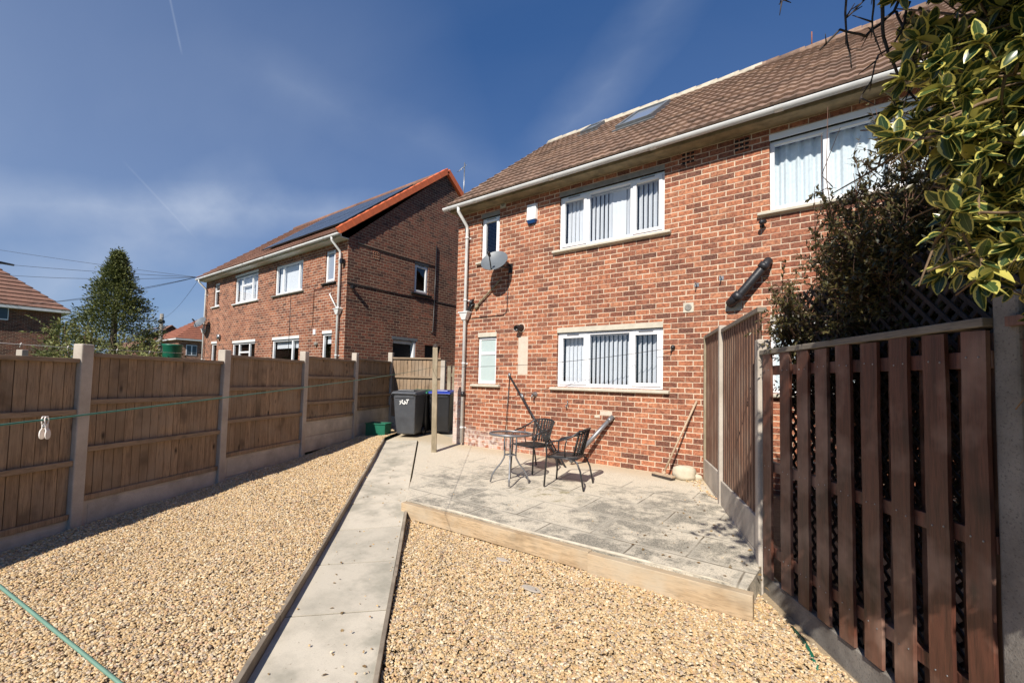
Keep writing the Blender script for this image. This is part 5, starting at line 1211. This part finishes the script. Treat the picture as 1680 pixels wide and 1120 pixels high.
# dark small-leaved shrub behind the slatted fence
rr = random.Random(9); limbs = []
base = [(7.2, -2.4, -.3), (7.9, -3.0, -.3), (8.3, -3.6, -.3), (6.9, -2.2, -.3)]
tg = [(6.30, -2.55, 2.15), (6.38, -2.5, 1.9), (6.55, -2.6, 2.3), (6.5, -2.45, 1.8), (6.65, -2.75, 2.55), (6.62, -2.9, 2.86), (6.8, -2.9, 2.7), (6.85, -3.0, 2.3), (6.75, -2.7, 2.0), (7.0, -3.0, 2.9), (7.05, -3.1, 3.05), (7.1, -3.0, 2.5), (7.2, -3.1, 2.2), (7.3, -3.2, 2.8), (7.4, -3.1, 2.4), (7.5, -3.3, 2.6), (7.25, -2.9, 3.0), (7.6, -3.3, 3.0), (7.7, -3.5, 2.5), (7.8, -3.4, 2.1), (7.5, -3.0, 1.9), (7.1, -2.7, 1.8), (6.9, -2.5, 2.1), (7.9, -3.7, 2.8), (7.3, -3.3, 3.25), (6.9, -2.95, 1.95), (7.35, -3.4, 2.0), (7.55, -3.6, 2.25), (7.2, -3.3, 2.0), (6.45, -2.8, 2.05), (6.95, -3.05, 2.65), (7.0, -3.05, 2.2), (7.15, -3.2, 2.75), (7.45, -3.45, 2.85)]
for k in range(30):
    tg.append((rr.uniform(6.75, 7.7), rr.uniform(-3.4, -2.7), rr.uniform(2.3, 3.5)))
for k in range(40):
    tg.append((rr.uniform(6.75, 7.35), rr.uniform(-3.75, -3.1), rr.uniform(2.05, 2.7)))
for k in range(60):
    a = rr.random(); b = rr.random(); tg.append((6.36+1.5*a, -2.75-.95*a+rr.uniform(-.25, .2), 1.75+.22*a+(.5+1.0*a)*b))
for q in tg: s = rr.choice(base); limbs.append((s, q, .009))
for k in range(14):
    s = rr.choice(base); limbs.append((s, (rr.uniform(6.6, 8.2), rr.uniform(-3.1, -2.2), rr.uniform(.3, 1.6)), .012))
def kp_s(e):
    x, y, z = pix(e)
    if e.x < 6.2: return False
    if y < 620: 
        lim = {0: 1440, 1: 1430, 2: 1375, 3: 1320, 4: 1245, 5: 1215, 6: 1225}[min(6, max(0, int(y//100)))]
        if y < 130: return False
        # keep window partly clear
        if x < lim+rr.uniform(-10, 40): return False
    return True
bush('small_leaved_shrub', 'dark small-leaved shrub growing up behind the slatted fence and trellis', 'shrub', limbs, 'stem_red', 'shrub_dark', 34, .27, 26, .034, .42, .15, 44, nu=2, nv=2, keep=kp_s, twigr=.0034, fmin=.5)
# bare twigs hanging at the top right
t = thing('bare_twigs', 'dark leafless twigs hanging into the top right of the picture', 'branch'); mb = MB(); rr = random.Random(3)
def P_(x, y, fw):
    return ray_pt(x, y, fw)
for pts_, r_ in (([(1500, -60, 1.55), (1466, 20, 1.55), (1420, 62, 1.5), (1380, 45, 1.5), (1345, 82, 1.5)], .006), ([(1440, -60, 1.5), (1448, 30, 1.5), (1455, 90, 1.5), (1490, 150, 1.5), (1530, 190, 1.5)], .006),
               ([(1395, -60, 1.5), (1388, 20, 1.5), (1391, 70, 1.5), (1397, 112, 1.5)], .0042), ([(1434, -40, 1.5), (1432, 30, 1.5), (1436, 62, 1.48)], .004), ([(1492, 5, 1.52), (1478, 50, 1.5), (1462, 75, 1.5), (1440, 90, 1.5), (1430, 130, 1.5), (1410, 170, 1.5)], .004),
               ([(1300, -60, 1.5), (1285, 2, 1.5), (1278, 8, 1.5)], .003), ([(1470, 20, 1.55), (1485, 60, 1.5), (1500, 100, 1.45), (1530, 150, 1.4)], .004), ([(1388, 28, 1.5), (1410, 10, 1.5), (1440, -20, 1.5)], .003)):
    p3 = [P_(x, y, z) for x, y, z in pts_]; fine = []
    for a, b in zip(p3[:-1], p3[1:]):
        for k in range(4): q = a.lerp(b, k/4); fine.append(q+mnoise.noise_vector(q*14)*.008)
    fine.append(p3[-1]); mb.tube(fine, [r_*(1-.6*i/len(fine)) for i in range(len(fine))], 6)
    for k in range(7):
        q = rr.choice(fine); mb.tube([q, q+Vector((rr.gauss(0, .02), rr.gauss(0, .02), rr.gauss(-.01, .02)))], [.003, .0012], 4)
# the limb they grow from
mb.tube([P_(1440, -60, 1.5), P_(1600, -200, 1.6), Vector((8.2, -5.7, 3.2)), Vector((8.6, -5.9, 2.8))], [.008, .014, .02, .03], 8); mb.tube([P_(1300, -60, 1.5), P_(1440, -110, 1.5), P_(1600, -200, 1.6)], [.005, .008, .014], 6); mb.tube([P_(1395, -60, 1.5), P_(1500, -60, 1.55), P_(1600, -200, 1.6)], [.005, .008, .014], 6)
mb.build('twigs', 'twig', t)
# single dried twig across the neighbour window
mb = MB(); mb.tube([(6.75, -2.95, 2.9), (6.68, -2.92, 3.02), (6.72, -2.9, 3.15), (6.80, -2.95, 3.35)], [.004, .003, .003, .002], 5); o = mb.build('twigs', 'twig', t)

# conifer
def conifer(loc, H, R, seed):
    rr = np.random.default_rng(seed); t = thing('conifer_tree', 'tall pointed green conifer beyond the left fence', 'tree', loc=loc)
    mb = MB(); mb.tube([(0, 0, 0), (0, 0, H*.97)], [.16, .02], 8); mb.build('trunk', 'twig', t)
    P, D, Nn = [], [], []
    for k in range(950):
        f = rr.random()**.85; z = .25+f*(H-.3); rad = R*(1-f)**.98*(.76+.38*rr.random())+.035; a = rr.random()*2*PI; lump = 1+.22*mnoise.noise(Vector((math.cos(a)*1.5, math.sin(a)*1.5, z*1.3)))
        rad *= lump; tip = np.array([rad*math.cos(a), rad*math.sin(a), z+.18*rad]); o_ = np.array([math.cos(a), math.sin(a), .25])
        m = 40
        for q in range(m):
            s = rr.random(); p = tip-o_*s*.55*min(1, rad+.2)+rr.normal(0, .045+.06*s, 3); P.append(p); d = o_+rr.normal(0, .55, 3)+np.array([0, 0, .25]); D.append(d); Nn.append(rr.normal(0, 1, 3)+np.array([0, 0, .8]))
    leaf_mesh('crown', np.array(P), np.array(D), np.array(Nn), .082, 'conifer', t, 1, 2, .36, .2, 0)
conifer((-11.7, -3.55, 0), 5.2, 2.25, 2)
def loose_bush(loc, H, R, seed, label):
    rr = random.Random(seed); limbs = []
    for k in range(16): a = rr.uniform(0, 2*PI); limbs.append(((0+rr.uniform(-.1, .1), rr.uniform(-.1, .1), 0), (R*math.cos(a)*rr.uniform(.3, 1), R*math.sin(a)*rr.uniform(.3, 1), H*rr.uniform(.6, 1)), .02))
    t = bush('garden_bush', label, 'bush', limbs, 'twig_pale', 'bush', 22, .45, 14, .07, .55, .2, seed, nu=1, nv=2, group='pale bushes beside the conifer'); t.location = loc
loose_bush((-8.4, -4.9, 0), 2.5, .75, 5, 'pale olive bush in front of the conifer, nearest the dark house'); loose_bush((-9.2, -3.6, 0), 2.3, .9, 6, 'loose yellowish bush at the foot of the conifer')

# dry leaves blown about
n = 190; P = []
while len(P) < n:
    q = RNG.random(2)
    if RNG.random() < .35: x, y = 5.2+1.3*q[0], -3.2*q[1]; z = zpatio(y)+.008; ok = (x-5.12) < -y*.41-.05
    elif RNG.random() < .6: x, y = 3.2+3.8*q[0], -7+3.4*q[1]; z = gz_right(x, y)+.045; ok = inpoly(np.array([[x, y]]), np.array(rp))[0]
    else: p_ = pl(9*q[0]-1.5, .68*q[1]+.02); x, y = p_.x, p_.y; z = zpath(y)+.006; ok = RNG.random() < .5
    if ok: P.append((x, y, z))
P = np.array(P); D = RNG.normal(0, 1, (n, 3)); D[:, 2] *= .12
M['dry_leaf'] = leafm('dry_brown_leaf', (.16, .09, .035), (.30, .20, .09), None, .1, .7)
tag(leaf_mesh('fallen_leaves', P, D, RNG.normal(0, .25, (n, 3))+np.array([0, 0, 1.]), .030, 'dry_leaf', None, 2, 3, .55, .25, .2), 'scattered dry brown leaves on the gravel, path and patio corner', 'leaves', kind='stuff')
# far hedges so that the horizon is closed
rr = random.Random(12)
def hedge(name, label, A, B, H, seed):
    rr = np.random.default_rng(seed); A, B = np.array(A, float), np.array(B, float); n = 9000
    t = rr.random(n); P = A[None]*(1-t[:, None])+B[None]*t[:, None]; P = np.concatenate([P, np.zeros((n, 1))], 1); P[:, :2] += rr.normal(0, .8, (n, 2)); P[:, 2] = rr.random(n)**.7*H*(.75+.25*np.sin(t*40)*np.sin(t*17))
    o = leaf_mesh('hedge', P, rr.normal(0, 1, (n, 3)), rr.normal(0, 1, (n, 3)), .45, 'bush', None, 1, 2, .7, .2, 0); return tag(o, label, 'hedge', kind='stuff')
hedge('hedge', 'distant green hedge line beyond the gardens', (-62, -30), (-62, 30), 3.0, 3)
# clothes peg parts
t = [o for o in bpy.data.objects if o.name == 'clothes_peg' and o.type == 'EMPTY'][0]
LA, LB = Vector((.36, -1.0, 1.60)), Vector((5.50, -7.52, 1.185)); best = min((abs(pix(LA.lerp(LB, k/400))[0]-77), k) for k in range(400)); pp = LA.lerp(LB, best[1]/400); k_ = best[1]/400; pp.z -= 4*.03*k_*(1-k_)
t.location = pp; t.scale = (.85, .85, .72); t.rotation_euler = (0, .05, math.radians(-40))
t.scale = (.85, .85, .85)
for s in (-1, 1):
    o_ = s*.0045
    mb = MB(); mb.tube([(-.007, o_, -.012), (-.0085, o_, .004), (-.005, o_, .010), (.005, o_, .010), (.0085, o_, .004), (.007, o_, -.012), (.0, o_, -.017), (-.007, o_, -.012)], .0024, 6)
    vs = []; fs = []; prof = [(-.014, .0062), (-.028, .0068), (-.036, .0085), (-.044, .0112), (-.052, .0118), (-.060, .0095), (-.065, .004)]
    for z, w in prof: vs += [(-w, o_+s*.004*(z < -.03)-.002, z), (w, o_+s*.004*(z < -.03)-.002, z), (w, o_+s*.004*(z < -.03)+.002, z), (-w, o_+s*.004*(z < -.03)+.002, z)]
    for i in range(len(prof)-1):
        for k in range(4): fs.append((4*i+k, 4*i+(k+1) % 4, 4*i+4+(k+1) % 4, 4*i+4+k))
    mb.add(vs, fs+[(0, 3, 2, 1), tuple(range(4*len(prof)-4, 4*len(prof)))]); mb.build('peg_arm', 'peg', t, bevel=.001)
mb = MB(); mb.tube([(-.009, 0, -.022), (.009, 0, -.022)], .0032, 6); mb.build('spring', 'grey_metal', t)
